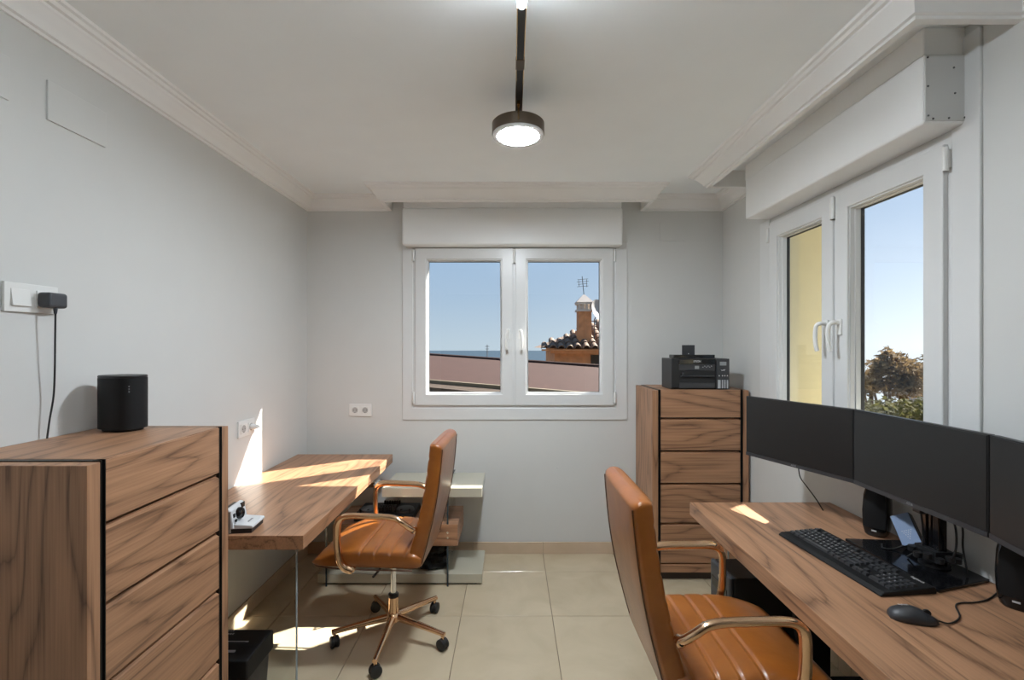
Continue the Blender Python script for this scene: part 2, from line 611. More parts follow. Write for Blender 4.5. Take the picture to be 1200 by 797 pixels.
# walls, each with its opening
wl = struct('wall_left', MB().box(XL - T, XL, YR - T, YB + T, 0, ZC), M['paint'])
wr_ = struct('wall_rear', MB().box(XL, XR, YR - T, YR, 0, ZC), plain('darkened_rear_wall', (0.16, 0.13, 0.11), 0.7))  # unseen wall, colour made dark to cut light bounced from behind
b = MB()
b.box(XL, W1[0], YB, YB + T, 0, ZC).box(W1[1], XR, YB, YB + T, 0, ZC)
b.box(W1[0], W1[1], YB, YB + T, 0, W1[2]).box(W1[0], W1[1], YB, YB + T, W1[3], ZC)
wb = struct('wall_back', b, M['paint'])
b = MB()
b.box(XR, XR + T, YR - T, W2[0], 0, ZC).box(XR, XR + T, W2[1], YB + T, 0, ZC)
b.box(XR, XR + T, W2[0], W2[1], 0, W2[2]).box(XR, XR + T, W2[0], W2[1], W2[3], ZC)
wr = struct('wall_right', b, M['paint'])
rv = MB().box(XR + T, XR + T + 0.012, YR, W2[0], -1, 3.2).box(XR + T, XR + T + 0.012, W2[1], YB + T, -1, 3.2)
rv.box(XR + T, XR + T + 0.012, W2[0], W2[1], -1, W2[2] - 0.03).box(XR + T, XR + T + 0.012, W2[0], W2[1], W2[3], 3.2)
rv.box(XR + 0.068, XR + T + 0.012, W2[1] - 0.004, W2[1] + 0.001, W2[2], W2[3]).box(XR + 0.068, XR + T + 0.012, W2[0] - 0.001, W2[0] + 0.004, W2[2], W2[3])
obj('outer_render', rv, M['yellow'], wr)
ceiling = struct('ceiling', MB().box(XL - T, XR + T, YR - T, YB + T, ZC, ZC + 0.12), M['ceil'])

# filler plates painted over on the walls
obj('cover_plate', MB().box(XL - 0.001, XL + 0.007, 1.456, 1.665, 2.188, 2.313), M['paint'], wl, bev=0.002)
obj('cover_plate', MB().box(XL - 0.001, XL + 0.007, 1.15, 1.345, 2.188, 2.313), M['paint'], wl, bev=0.002)
obj('cover_plate', MB().box(1.055, 1.235, YB - 0.006, YB + 0.001, 2.222, 2.362), M['paint'], wb, bev=0.002)
obj('filled_hole', MB().lathe([(0.0, -0.002), (0.008, 0.0), (0.008, 0.001)], (0.325, YB - 0.001, 0.61), 10, 'Y'), M['paint'], wb)

# skirting of tan tiles
SK = 0.083


def skirting(name, a, bb, fixed, axis, joints):
    base = MB()
    lo, hi = (fixed, fixed + 0.006) if axis == 'Xl' else (fixed - 0.006, fixed)
    if axis == 'Y':                                    # along the back wall
        base.box(a, bb, lo, hi, 0, SK - 0.002)
    else:
        base.box(lo, hi, a, bb, 0, SK - 0.002)
    s = struct(name, base, M['grout'])
    cuts = [a] + [j for j in joints if a + 0.02 < j < bb - 0.02] + [bb]
    for c0, c1 in zip(cuts[:-1], cuts[1:]):
        q = MB()
        if axis == 'Y':
            q.box(c0 + 0.001, c1 - 0.001, fixed - 0.011, fixed - 0.004, 0, SK)
        elif axis == 'Xl':
            q.box(fixed + 0.004, fixed + 0.011, c0 + 0.001, c1 - 0.001, 0, SK)
        else:
            q.box(fixed - 0.011, fixed - 0.004, c0 + 0.001, c1 - 0.001, 0, SK)
        obj('tile', q, M['skirt'], s, bev=0.0015, seg=1)


skirting('baseboard_back', XL, XR, YB, 'Y', [-0.279 + k * TS for k in range(-3, 5)])
skirting('baseboard_left', YR, YB - 0.011, XL, 'Xl', [2.545 + k * TS for k in range(-11, 3)])
skirting('baseboard_right', YR, YB - 0.011, XR, 'Xr', [2.545 + k * TS for k in range(-11, 3)])

# cornice: one moulding along the walls that steps out round the two pelmets
PB = (-0.87, 0.93, 3.088)           # back pelmet: x0, x1, front y
PR = (1.371, 2.82, 1.19)            # right pelmet: y0, y1, front x
path = [(XL, YR), (XL, YB), (PB[0], YB), (PB[0], PB[2]), (PB[1], PB[2]), (PB[1], YB), (XR, YB),
        (XR, PR[1]), (PR[2], PR[1]), (PR[2], PR[0]), (XR, PR[0]), (XR, YR)]
prof = [(0.0, 2.437), (0.008, 2.437), (0.010, 2.446), (0.020, 2.449), (0.024, 2.462), (0.036, 2.476), (0.050, 2.496),
        (0.058, 2.503), (0.060, 2.510), (0.072, 2.512), (0.078, 2.523), (0.088, 2.526), (0.092, ZC + 0.001), (0.0, ZC + 0.001)]


def inward(a, c):
    d = Vector((c[0] - a[0], c[1] - a[1])).normalized()
    return Vector((d.y, -d.x))        # room lies on the right hand of the path


def cornice(pts):
    rings = []
    for i, p in enumerate(pts):
        n1 = inward(pts[i - 1], p) if i else inward(p, pts[1])
        n2 = inward(p, pts[i + 1]) if i < len(pts) - 1 else n1
        k = n1 + n2 if abs(n1.dot(n2)) < 0.5 else n1
        rings.append([(p[0] + k.x * d, p[1] + k.y * d, z) for d, z in prof])
    return MB().loft(rings)


struct('trim_1', cornice(path), M['plaster'], smooth=28, label='white moulded plaster cornice round the ceiling')
q = MB().box(PB[0], PB[1], PB[2], PB[2] + 0.016, 2.4375, ZC)
q.box(PB[0], PB[0] + 0.016, PB[2] + 0.016, YB, 2.4375, ZC).box(PB[1] - 0.016, PB[1], PB[2] + 0.016, YB, 2.4375, ZC)
struct('trim_2', q, M['plaster'])
q = MB().box(PR[2], PR[2] + 0.016, PR[0], PR[1], 2.4375, ZC)
q.box(PR[2] + 0.016, XR, PR[0], PR[0] + 0.016, 2.4375, ZC).box(PR[2] + 0.016, XR, PR[1] - 0.016, PR[1], 2.4375, ZC)
struct('trim_3', q, M['plaster'])


# ------------------------------------------------------------------ windows (authored facing local -y, wall face at y = 0)
def bar_frame(mb, x0, x1, z0, z1, w, y0, y1):
    """four mitred bars"""
    o = [(x0, z0), (x1, z0), (x1, z1), (x0, z1)]
    i = [(x0 + w, z0 + w), (x1 - w, z0 + w), (x1 - w, z1 - w), (x0 + w, z1 - w)]
    for k in range(4):
        k2 = (k + 1) % 4
        mb.prism([o[k], o[k2], i[k2], i[k]], 'Y', y0, y1)
    return mb


def make_window(n, half, z0, z1, casing, loc, rz, flip, ctop):
    """two sashes between -half and +half"""
    w = bpy.data.objects.new('window_%d' % n, None)
    COL.objects.link(w)
    w['kind'] = 'structure'
    w.location = loc; w.rotation_euler = (0, 0, rz)
    cl, cr, cb = casing
    c = MB()
    c.prism([(-half - cl, z0 - cb), (half + cr, z0 - cb), (half, z0), (-half, z0)], 'Y', -0.010, 0.001)
    c.prism([(-half - cl, z0 - cb), (-half, z0), (-half, z1 + 0.02), (-half - cl, z1 + 0.02)], 'Y', -0.010, 0.001)
    c.prism([(half + cr, z0 - cb), (half + cr, ctop), (half, ctop), (half, z0)], 'Y', -0.010, 0.001)
    obj('casing', c, M['pvc'], w, bev=0.003)
    obj('frame', bar_frame(MB(), -half - 0.002, half + 0.002, z0 - 0.002, z1 + 0.002, 0.045, -0.004, 0.06), M['pvc'], w, bev=0.002)
    for s in (-1, 1):
        a0, a1 = (-half + 0.018, -0.008) if s < 0 else (0.008, half - 0.018)
        b0, b1 = z0 + 0.02, z1 - 0.02
        sb = bar_frame(MB(), a0, a1, b0, b1, 0.078, -0.022, 0.058)
        sa = obj('sash', sb, M['pvc'], w, bev=0.004)
        st = bar_frame(MB(), a0 + 0.074, a1 - 0.074, b0 + 0.074, b1 - 0.074, 0.011, -0.012, 0.03)
        st = bar_frame(st, a0 + 0.080, a1 - 0.080, b0 + 0.080, b1 - 0.080, 0.0095, 0.006, 0.04)
        obj('glazing_bead', st, M['pvc'], sa, bev=0.004)
        gk = bar_frame(MB(), a0 + 0.086, a1 - 0.086, b0 + 0.086, b1 - 0.086, 0.0055, 0.030, 0.046)
        obj('gasket', gk, M['gasket'], sa)
        obj('glass_pane', MB().box(a0 + 0.088, a1 - 0.088, 0.036, 0.040, b0 + 0.088, b1 - 0.088), M['glass'], sa)
        # handle with a curved lever
        hx = -s * 0.0 + (a1 - 0.036 if s < 0 else a0 + 0.036)
        hz = (z0 + z1) / 2 - 0.05
        h = MB().box(hx - 0.014, hx + 0.014, -0.030, -0.020, hz - 0.035, hz + 0.035)
        k = s if flip == 0 else flip
        h.tube(smooth_path([(hx, -0.028, hz + 0.018), (hx, -0.056, hz + 0.020), (hx + 0.006 * k, -0.070, hz + 0.006),
                            (hx + 0.010 * k, -0.072, hz - 0.04), (hx + 0.008 * k, -0.070, hz - 0.085), (hx + 0.004 * k, -0.066, hz - 0.11)], 5),
               0.0095, 10)
        obj('handle', h, M['white_plastic'], sa, smooth=50)
        # hinges on the outer stile, top and bottom, and the inner striker covers
        for zz in (b1 - 0.055, b0 + 0.055):
            ex = a0 - 0.010 if s < 0 else a1 + 0.010
            hg = MB().tube([(ex, -0.022, zz - 0.04), (ex, -0.022, zz + 0.04)], 0.009, 10)
            hg.box(ex - 0.006, ex + 0.006, -0.024, 0.0, zz - 0.03, zz + 0.03)
            obj('hinge', hg, M['white_plastic'], sa, smooth=40)
    mid = MB().tube([(0, -0.027, z1 - 0.13), (0, -0.027, z1 - 0.03)], 0.010, 10)
    mid.box(-0.018, 0.004, -0.030, -0.018, z1 - 0.13, z1 - 0.05)
    obj('lock_cover', mid, M['white_plastic'], w, smooth=40)
    obj('mullion', MB().box(-0.03, 0.03, -0.012, 0.06, z0 + 0.02, z1 - 0.02), M['pvc'], w)
    # sill outside
    obj('outer_sill', MB().box(-half, half, 0.06, T + 0.03, z0 - 0.03, z0 - 0.002), M['pvc'], w)
    return w


hb = (W1[1] - W1[0]) / 2
win1 = make_window(1, hb, W1[2], W1[3], (0.073, 0.084, 0.085), ((W1[0] + W1[1]) / 2, YB, 0), 0, 0, W1[3] + 0.02)
win1['label'] = 'white double casement window in the back wall'
hr = (W2[1] - W2[0]) / 2
win2 = make_window(2, hr, W2[2], W2[3], (0.10, 0.097, 0.085), (XR, (W2[0] + W2[1]) / 2, 0), R(-90), -1, 2.50)
win2['label'] = 'white double casement window in the right wall behind the monitors'

# shutter boxes above the windows (children of their window)
cx1 = (W1[0] + W1[1]) / 2
q = MB().box(-0.76 - cx1, 0.765 - cx1, -0.105, 0.001, 2.176, 2.432)
obj('shutter_box', q, M['pvc_lightened'], win1, bev=0.012)
obj('shutter_box_lid', MB().box(-0.752 - cx1, 0.757 - cx1, -0.101, 0.0, 2.431, ZC - 0.001), M['plaster'], win1, bev=0.004)
cy2 = (W2[0] + W2[1]) / 2
# local x of window_2 runs towards -y of the room
bx = obj('shutter_box', MB().box(cy2 - 2.707, cy2 - 1.536, -0.144, 0.001, 2.213, 2.442), M['pvc_lightened'], win2, bev=0.008)
obj('shutter_box_lid', MB().box(cy2 - 2.72, cy2 - 1.540, -0.139, 0.0, 2.441, ZC - 0.001), M['plaster'], win2, bev=0.004)
ep = MB().box(cy2 - 1.537, cy2 - 1.533, -0.139, -0.004, 2.222, 2.440)
obj('end_plate', ep, plain('grey_end_plate', (0.60, 0.60, 0.585), 0.5, var=0.01), bx, bev=0.001)
for sx, sz in ((-0.132, 2.430), (-0.131, 2.335), (-0.130, 2.238), (-0.114, 2.228), (-0.062, 2.230), (-0.010, 2.232), (-0.006, 2.335), (-0.042, 2.312), (-0.046, 2.396)):
    obj('screw', MB().lathe([(0.0034, 0.0), (0.003, 0.002), (0.0, 0.0024)], (cy2 - 1.533, sx, sz), 8, 'X'), M['screw'], bx)


# ------------------------------------------------------------------ chests of drawers (front towards local -y, width along x)
def cabinet(label, loc, rz, w, d, h):
    t = thing('drawer_chest', label, 'chest of drawers', loc, rz)
    hw = w / 2
    pt, gap = 0.037, 0.015
    for s in (-1, 1):
        x0, x1 = sorted((s * hw, s * (hw - pt)))
        obj('side_panel', MB().box(x0, x1, -d / 2, d / 2, 0.0, h - 0.004), M['woodZ'], t, bev=0.0015)
        x0, x1 = sorted((s * (hw - pt), s * (hw - pt - gap)))
        obj('edge_profile', MB().box(x0, x1, -d / 2 + 0.012, d / 2, 0.03, h - 0.001), M['blackmetal'], t)
        lip = MB().box(x0 + 0.0005, x0 + 0.003, -d / 2 - 0.001, -d / 2 + 0.02, 0.03, h).box(x1 - 0.003, x1 - 0.0005, -d / 2 - 0.001, -d / 2 + 0.02, 0.03, h)
        obj('profile_lip', lip, M['blackmetal'], t)
    iw = hw - pt - gap
    obj('carcass', MB().box(-iw, iw, -d / 2 + 0.03, d / 2, 0.06, h - 0.024), M['carcass'], t)
    obj('top_panel', MB().box(-iw, iw, -d / 2 + 0.003, d / 2, h - 0.024, h), M['woodX'], t, bev=0.001)
    obj('plinth', MB().box(-iw, iw, -d / 2 + 0.04, -d / 2 + 0.055, 0.0, 0.06), M['carcass'], t)
    seams = [h - 0.003, 1.022, 0.817, 0.612, 0.363, 0.11]
    for k in range(5):
        z1, z0 = seams[k] - (0.0 if k == 0 else 0.007), seams[k + 1] + 0.007
        y = -d / 2
        dm = MB().prism([(y, z0), (y + 0.020, z0), (y + 0.020, z1 - 0.0), (y + 0.014, z1), (y, z1 - (0.006 if k else 0.0))], 'X', -iw + 0.001, iw - 0.001)
        dr = obj('drawer', dm, M['woodX'], t, bev=0.001)
        if k:
            obj('grip_lip', MB().box(-iw + 0.002, iw - 0.002, y + 0.010, y + 0.03, z1 + 0.0, z1 + 0.004), M['woodX'], dr)
    obj('base_panel', MB().box(-iw, iw, -d / 2 + 0.004, -d / 2 + 0.02, 0.055, 0.108), M['woodX'], t, bev=0.001)
    return t


cab_r = cabinet('tall walnut chest of drawers in the corner with the printer on top', (1.182, 3.109, 0), 0, 0.605, 0.388, 1.203)
cab_l = cabinet('large walnut chest of drawers in the left foreground with a black speaker on top', (-1.2475, 1.420, 0), R(90), 0.566, 0.417, 1.19)


# ------------------------------------------------------------------ desks
def glass_panel(name, parent, mb_face, edge, dark=False):
    g = obj(name, mb_face, M['panel_glass'], parent)
    obj('polished_edge', edge, M['glass_edge_dark' if dark else 'glass_edge'], g)
    return g


dl = thing('desk', 'walnut desk along the left wall crossed by bands of sunlight', 'desk', (-1.135, 2.487, 0))
og = dl.location
obj('desktop', MB().box(XL + 0.001, -0.812, 1.809, 3.165, 0.685, 0.74), M['desk_wood'], dl, bev=0.0015, org=og)
glass_panel('glass_leg', dl, MB().box(XL + 0.013, -0.9135, 1.964, 1.976, 0.0, 0.685), MB().box(-0.9135, -0.911, 1.964, 1.976, 0.0, 0.685))
for ch in dl.children:
    if ch.name.startswith('glass_leg'):
        for c in [ch] + list(ch.children):
            c.data.transform(Matrix.Translation(-Vector(og)))
br = MB().box(-0.86, -0.795, 2.70, 2.712, 0.655, 0.685).tube([(-0.80, 2.68, 0.672), (-0.80, 2.80, 0.672)], 0.007, 8)
obj('bracket', br, M['chrome'], dl, org=og, smooth=40)

dr = thing('desk', 'walnut desk on the right carrying the three monitors', 'desk', (1.17, 1.35, 0))
og = dr.location
obj('desktop', MB().box(0.839, XR - 0.001, 0.52, 2.196, 0.682, 0.74), M['desk_wood'], dr, bev=0.0015, org=og)
for yy in (2.12, 0.66):
    a, e_ = MB().box(0.99, XR - 0.013, yy, yy + 0.012, 0, 0.682), MB().box(0.9875, 0.99, yy, yy + 0.012, 0, 0.682)
    g = obj('glass_leg', a, M['panel_glass'], dr, org=og)
    obj('polished_edge', e_, M['glass_edge'], g, org=og)

# low unit of glass, taupe lacquer and walnut under the back window
un = thing('shelf_unit', 'low glass and taupe lacquer shelf unit with a walnut box below the back window', 'shelf unit', (-0.69, 3.04, 0))
og = un.location
obj('base_slab', MB().box(-1.20, -0.185, 2.872, 3.21, 0.012, 0.068), M['taupe'], un, bev=0.002, org=og)
obj('plinth', MB().box(-1.17, -0.22, 2.89, 3.19, 0.0, 0.012), M['blackmetal'], un, org=og)
obj('top_slab', MB().box(-0.80, -0.185, 2.862, 3.212, 0.546, 0.602), M['taupe'], un, bev=0.002, org=og)
bxw = obj('walnut_box', MB().box(-1.10, -0.333, 2.85, 3.19, 0.251, 0.382), M['woodX'], un, bev=0.002, org=og)
for gx, zt in ((-0.395, 0.625), (-1.14, 0.684)):
    a = MB().box(gx - 0.005, gx + 0.005, 2.8565, 3.205, 0.0, zt - 0.0025)
    e_ = MB().box(gx - 0.005, gx + 0.005, 2.854, 2.8565, 0.0, zt).box(gx - 0.005, gx + 0.005, 2.8565, 3.205, zt - 0.0025, zt)
    g = obj('glass_panel', a, M['panel_glass'], un, org=og)
    obj('polished_edge', e_, M['glass_edge_dark'], g, org=og)
for zz in (0.302, 0.332, 0.585):
    obj('bolt', MB().lathe([(0.006, -0.004), (0.006, 0.0), (0.0, 0.001)], (-0.395, 2.852, zz), 10, 'Y'), M['chrome'], un, org=og)


# ------------------------------------------------------------------ office chairs (facing local +x, origin on the floor under the column)
def make_chair(label, base_turn):
    t = thing('office_chair', label, 'office chair')
    grooves = [-0.125, -0.055, 0.015, 0.085]
    # seat cushion: rings across y along x
    N = 30
    rings = []
    xs = []
    x = -0.195
    while x < 0.30:
        xs.append(x); x += 0.0035
    xs += [0.300, 0.310, 0.318, 0.322]
    for x in xs:
        top = 0.532 + 0.010 * math.sin((x + 0.2) / 0.5 * math.pi)
        bot = 0.447
        hw = 0.235
        d = min(abs(x - g) for g in grooves)
        top -= 0.0065 * math.exp(-(d / 0.0055) ** 2)
        if x < -0.15:
            k = (-0.15 - x) / 0.045
            top -= 0.02 * k * k; bot += 0.012 * k * k; hw -= 0.01 * k * k
        if x > 0.10:
            k = min(1.0, (x - 0.10) / 0.222)
            top -= 0.046 * k * k; bot -= 0.002 * k
            hw -= 0.030 * k ** 4
            bot += 0.010 * k ** 3
        if x > 0.295:
            k = (x - 0.295) / 0.027
            mid = (top + bot) / 2
            top = mid + (top - mid) * math.sqrt(max(0.02, 1 - k * k)); bot = mid + (bot - mid) * math.sqrt(max(0.02, 1 - k * k))
        zc, hh = (top + bot) / 2, (top - bot) / 2
        ring = sring((x, 0, zc), (0, 1, 0), (0, 0, 1), hw, hh, 40, 5.0)
        rings.append(ring)
    obj('seat', MB().loft(rings), M['leather'], t, smooth=70)
    # piping under the seat edge
    pts = [(-0.16, -0.236, 0.455), (0.10, -0.236, 0.455), (0.26, -0.225, 0.458), (0.315, -0.19, 0.462), (0.322, 0.0, 0.465),
           (0.315, 0.19, 0.462), (0.26, 0.225, 0.458), (0.10, 0.236, 0.455), (-0.16, 0.236, 0.455)]
    obj('seat_piping', MB().tube(smooth_path(pts, 5), 0.004, 6), M['piping'], t, smooth=60)
    # backrest: rings in height
    rings = []
    bg_ = [0.60, 0.67, 0.74, 0.81, 0.88, 0.95]
    z = 0.465
    zs = [0.465, 0.468, 0.474, 0.482]
    while zs[-1] < 0.99:
        zs.append(zs[-1] + 0.0075)
    zs += [1.000, 1.009, 1.015, 1.020, 1.023, 1.0242]
    ax = Vector((-0.19, 0, 1)).normalized()
    nx = Vector((ax.z, 0, -ax.x))
    for z in zs:
        k = (z - 0.465) / 0.55
        xc = -0.155 - 0.105 * k - 0.018 * math.sin(k * math.pi) * (1 if k < 1 else 0)
        th = 0.040 - 0.006 * k
        hw = 0.218 + 0.006 * math.sin(k * math.pi) - 0.010 * k
        e1 = min(1.0, (z - 0.464) / 0.018); e2 = min(1.0, (1.0245 - z) / 0.016)
        rr = math.sqrt(max(0.02, 1 - (1 - min(e1, e2)) ** 2))
        th *= rr
        hw -= 0.012 * (1 - rr)
        dgr = min(abs(z - g) for g in bg_)
        ring = sring((xc, 0, z), (0, 1, 0), nx, hw, th, 48, 6.5)
        ring = [p - nx * (0.0035 * math.exp(-(dgr / 0.009) ** 2)) if (p - Vector((xc, 0, z))).dot(nx) > 0.5 * th else p for p in ring]
        rings.append(ring)
    bk = obj('backrest', MB().loft(rings), M['leather'], t, smooth=70)
    for s in (-1, 1):
        pts = []
        for k in range(0, 13):
            kk = 0.02 + 0.96 * k / 12
            z = 0.465 + 0.55 * kk
            xc = -0.155 - 0.105 * kk - 0.018 * math.sin(kk * math.pi)
            hw = 0.218 + 0.006 * math.sin(kk * math.pi) - 0.010 * kk
            pts.append(Vector((xc, s * hw * 0.93, z)) - nx * ((0.040 - 0.006 * kk) * 0.918 + 0.0005))
        obj('seam', MB().tube(pts, 0.0022, 5), M['piping'], bk, smooth=60)
    # arms
    for s in (-1, 1):
        y = s * 0.252
        pts = [(-0.165, s * 0.222, 0.640), (-0.155, s * 0.240, 0.648), (-0.125, y, 0.675), (-0.095, y, 0.694), (-0.05, y, 0.703), (0.05, y, 0.706), (0.12, y, 0.706),
               (0.158, y, 0.697), (0.178, y, 0.672), (0.182, y, 0.63), (0.180, y, 0.56), (0.170, y, 0.505), (0.150, s * 0.248, 0.470),
               (0.115, s * 0.240, 0.452)]
        ar = obj('armrest', MB().tube(smooth_path(pts, 5), 0.0135, 12, sy=1.3), M['gold'], t, smooth=60)
        for bx_, bz in ((-0.165, 0.640), (0.118, 0.457)):
            obj('bolt', MB().lathe([(0.0, -0.012), (0.014, -0.012), (0.014, 0.012), (0.009, 0.016), (0.0, 0.014)] if s > 0 else
                                   [(0.0, -0.014), (0.009, -0.016), (0.014, -0.012), (0.014, 0.012), (0.0, 0.012)],
                                   (bx_, s * 0.232, bz), 14, 'Y'), M['gold'], ar, smooth=40)
        obj('bolt_hole', MB().lathe([(0.006, -0.001), (0.006, 0.001)], (-0.165, s * 0.2475, 0.640), 10, 'Y'), M['hole'], ar)
    # mechanism, column, star base
    mech = MB().box(-0.10, 0.10, -0.09, 0.09, 0.415, 0.446).tube([(0, 0.06, 0.43), (0.02, 0.24, 0.425)], 0.006, 8)
    obj('tilt_mechanism', mech, M['black'], t, bev=0.004)
    obj('gas_lift', MB().lathe([(0.014, 0.215), (0.014, 0.417)], seg=16), M['chrome'], t, smooth=40)
    obj('lift_collar', MB().lathe([(0.020, 0.208), (0.027, 0.210), (0.027, 0.222), (0.020, 0.228)], seg=18), M['black'], t, smooth=30)
    obj('column', MB().lathe([(0.026, 0.10), (0.026, 0.209)], seg=20), M['gold'], t, smooth=40)
    obj('hub', MB().lathe([(0.0, 0.078), (0.022, 0.078), (0.036, 0.092), (0.036, 0.118), (0.027, 0.130)], seg=20), M['gold'], t, smooth=35)
    for k in range(5):
        a = base_turn + R(72 * k)
        c, s = math.cos(a), math.sin(a)
        P = lambda r, z: (r * c, r * s, z)
        lg = obj('leg', MB().tube([P(0.022, 0.108), P(0.10, 0.100), P(0.20, 0.088), P(0.292, 0.076)], [0.019, 0.016, 0.0135, 0.0115], 12), M['gold'], t, smooth=60)
        obj('stem', MB().tube([P(0.280, 0.046), P(0.280, 0.084)], 0.008, 10), M['gold'], lg, smooth=60)
        cs = obj('caster', MB(), M['rubber'], t) if False else None
        wa = a + R(35 + 40 * k)
        ux, uy = math.cos(wa), math.sin(wa)
        wb_ = MB()
        for side in (-1, 1):
            wl_ = MB().lathe([(0.0, -0.0085), (0.020, -0.0085), (0.0265, -0.005), (0.0275, 0.0), (0.0265, 0.005), (0.020, 0.0085), (0.0, 0.0085)], seg=18, axis='X')
            mt = Matrix.Translation((0.280 * c + ux * side * 0.013, 0.280 * s + uy * side * 0.013, 0.0278)) @ Matrix.Rotation(wa, 4, 'Z')
            wb_.add([mt @ Vector(p) for p in wl_.v], wl_.f)
        hood = MB().lathe([(0.0, -0.006), (0.024, -0.006), (0.024, 0.006), (0.0, 0.006)], seg=14, axis='X')
        mt = Matrix.Translation((0.280 * c, 0.280 * s, 0.031)) @ Matrix.Rotation(wa, 4, 'Z')
        wb_.add([mt @ Vector(p) for p in hood.v], hood.f)
        obj('caster', wb_, M['rubber'], t, smooth=40)
    return t


ch1 = make_chair('tan leather office chair at the left desk with its rose gold base in view', R(268 - 177))
ch2 = copy_tree(ch1)
ch2['label'] = 'tan leather office chair in the foreground pushed up to the right desk'
ch1.location = (-0.601, 2.358, 0); ch1.rotation_euler = (0, 0, R(177))
ch2.location = (0.640, 1.555, 0); ch2.rotation_euler = (0, 0, R(0.5))


# ------------------------------------------------------------------ monitors, stand and desk things on the right
MW, MH = 0.511, 0.290


def monitor(label, c, rz):
    """faces local -x, centre of the screen at the origin of its upper parts; thing origin at the lower edge"""
    t = thing('monitor', label, 'monitor', (c[0], c[1], c[2] - MH / 2), rz, 'monitors on the triple stand')
    h2 = MW / 2
    obj('bezel', MB().box(0.002, 0.022, -h2, h2, 0, MH), M['black'], t, bev=0.002)
    obj('rear_housing', MB().box(0.022, 0.05, -h2 * 0.62, h2 * 0.62, MH * 0.18, MH * 0.8), M['black_matte'], t, bev=0.008)
    obj('screen', MB().box(0.0, 0.004, -h2 + 0.004, h2 - 0.004, 0.017, MH - 0.004), M['screen'], t)
    obj('chin', MB().box(-0.0005, 0.004, -h2 + 0.001, h2 - 0.001, 0.001, 0.016), M['charcoal'], t)
    mt = Matrix.Translation((-0.0008, 0.0, 0.0085)) @ Matrix.Rotation(R(-90), 4, 'Z') @ Matrix.Rotation(R(90), 4, 'X')
    text('lettering', 'ASUS', 0.011, M['dim_letter'], t, mt)
    return t


mon_c = monitor('middle black monitor, switched off, above the stand post', (1.330, 1.5555, 1.0865), 0)
th = R(20.6)
mon_l = monitor('left black monitor, switched off, in front of the tall chest', (1.332 - math.sin(th) * MW / 2, 1.813 + math.cos(th) * MW / 2, 1.0865), th)
th = R(-14)
mon_r = monitor('right black monitor, switched off, cut by the edge of the picture', (1.330 + math.sin(th) * MW / 2, 1.297 - math.cos(th) * MW / 2, 1.0865), th)

st = thing('monitor_stand', 'black triple monitor stand with a broad flat base plate on the right desk', 'monitor stand', (1.39, 1.56, 0.74))
og = (1.39, 1.56, 0.74)
obj('base_plate', MB().prism([(1.275, 1.388), (1.492, 1.452), (1.475, 1.745), (1.262, 1.762)], 'Z', 0.74, 0.750), M['black_gloss'], st, bev=0.002, org=og)
pm = MB().box(1.395, 1.423, 1.520, 1.538, 0.75, 1.19).box(1.395, 1.423, 1.566, 1.584, 0.75, 1.19).box(1.400, 1.418, 1.535, 1.570, 0.75, 1.19)
obj('post', pm, M['black_gloss'], st, bev=0.003, org=og)
am = MB().box(1.424, 1.452, 1.10, 2.02, 1.065, 1.105)
am.box(1.382, 1.424, 1.50, 1.61, 1.055, 1.115)
obj('cross_arm', am, M['black'], st, bev=0.003, org=og)
for yy in (1.13, 1.99):
    obj('pivot', MB().lathe([(0.018, 1.02), (0.018, 1.15)], (1.437, yy, 0), 14), M['black'], st, org=og, smooth=40)
cl = MB()
cl.lathe([(0.042, 0.75), (0.042, 0.757), (0.030, 0.760), (0.030, 0.772)], (1.409, 1.552, 0), 20)
cl.box(1.378, 1.440, 1.512, 1.592, 0.772, 0.806)
obj('clamp', cl, M['black'], st, smooth=40, org=og)
for k in range(8):
    a = R(125 + 29 * k)
    cx, cy = 1.409 + 0.058 * math.cos(a), 1.552 + 0.058 * math.sin(a)
    kn = MB().tube([(1.409 + 0.03 * math.cos(a), 1.552 + 0.03 * math.sin(a), 0.785 + 0.008 * (k % 2)), (cx, cy, 0.785 + 0.008 * (k % 2))], 0.005, 8)
    kn.lathe([(0.0, -0.008), (0.012, -0.008), (0.012, 0.008), (0.0, 0.008)], (cx, cy, 0.785 + 0.008 * (k % 2)), 10)
    obj('knob', kn, M['black'], st, smooth=40, org=og)

cb = [
    ([(1.398, 1.497, 0.955), (1.42, 1.49, 0.90), (1.41, 1.478, 0.83), (1.405, 1.498, 0.765)], 'black cable dropping just right of the monitor post'),
    ([(1.405, 1.455, 0.955), (1.43, 1.475, 0.89), (1.44, 1.485, 0.83), (1.445, 1.475, 0.757)], 'second black cable hanging right of the monitor post, crossing the first'),
    ([(1.378, 1.572, 0.955), (1.383, 1.570, 0.90), (1.385, 1.568, 0.86), (1.384, 1.570, 0.80), (1.36, 1.60, 0.754)], 'black cable with a plug hanging left of the monitor post'),
]
for i, (pts, lab) in enumerate(cb):
    m_ = MB().tube(smooth_path(pts, 6), 0.003, 6)
    o = obj('video_cable', m_, M['rubber'], None, smooth=60, org=pts[-1])
    tag(o, lab, 'cable', 'cables behind the monitors')
    if i == 2:
        x, y, z = pts[0]
        obj('plug', MB().box(x - 0.012, x + 0.012, y - 0.016, y + 0.016, z - 0.04, z + 0.03), M['black'], o, bev=0.003, org=pts[-1])
pts = [(1.255, 2.04, 0.955), (1.268, 2.045, 0.90), (1.31, 2.06, 0.85), (1.36, 2.075, 0.79), (1.388, 2.075, 0.744)]
tag(obj('power_cable', MB().tube(smooth_path(pts, 6), 0.0025, 6), M['rubber'], None, smooth=60, org=pts[-1]),
    'thin black cable hanging from the left monitor down to the desk', 'cable')


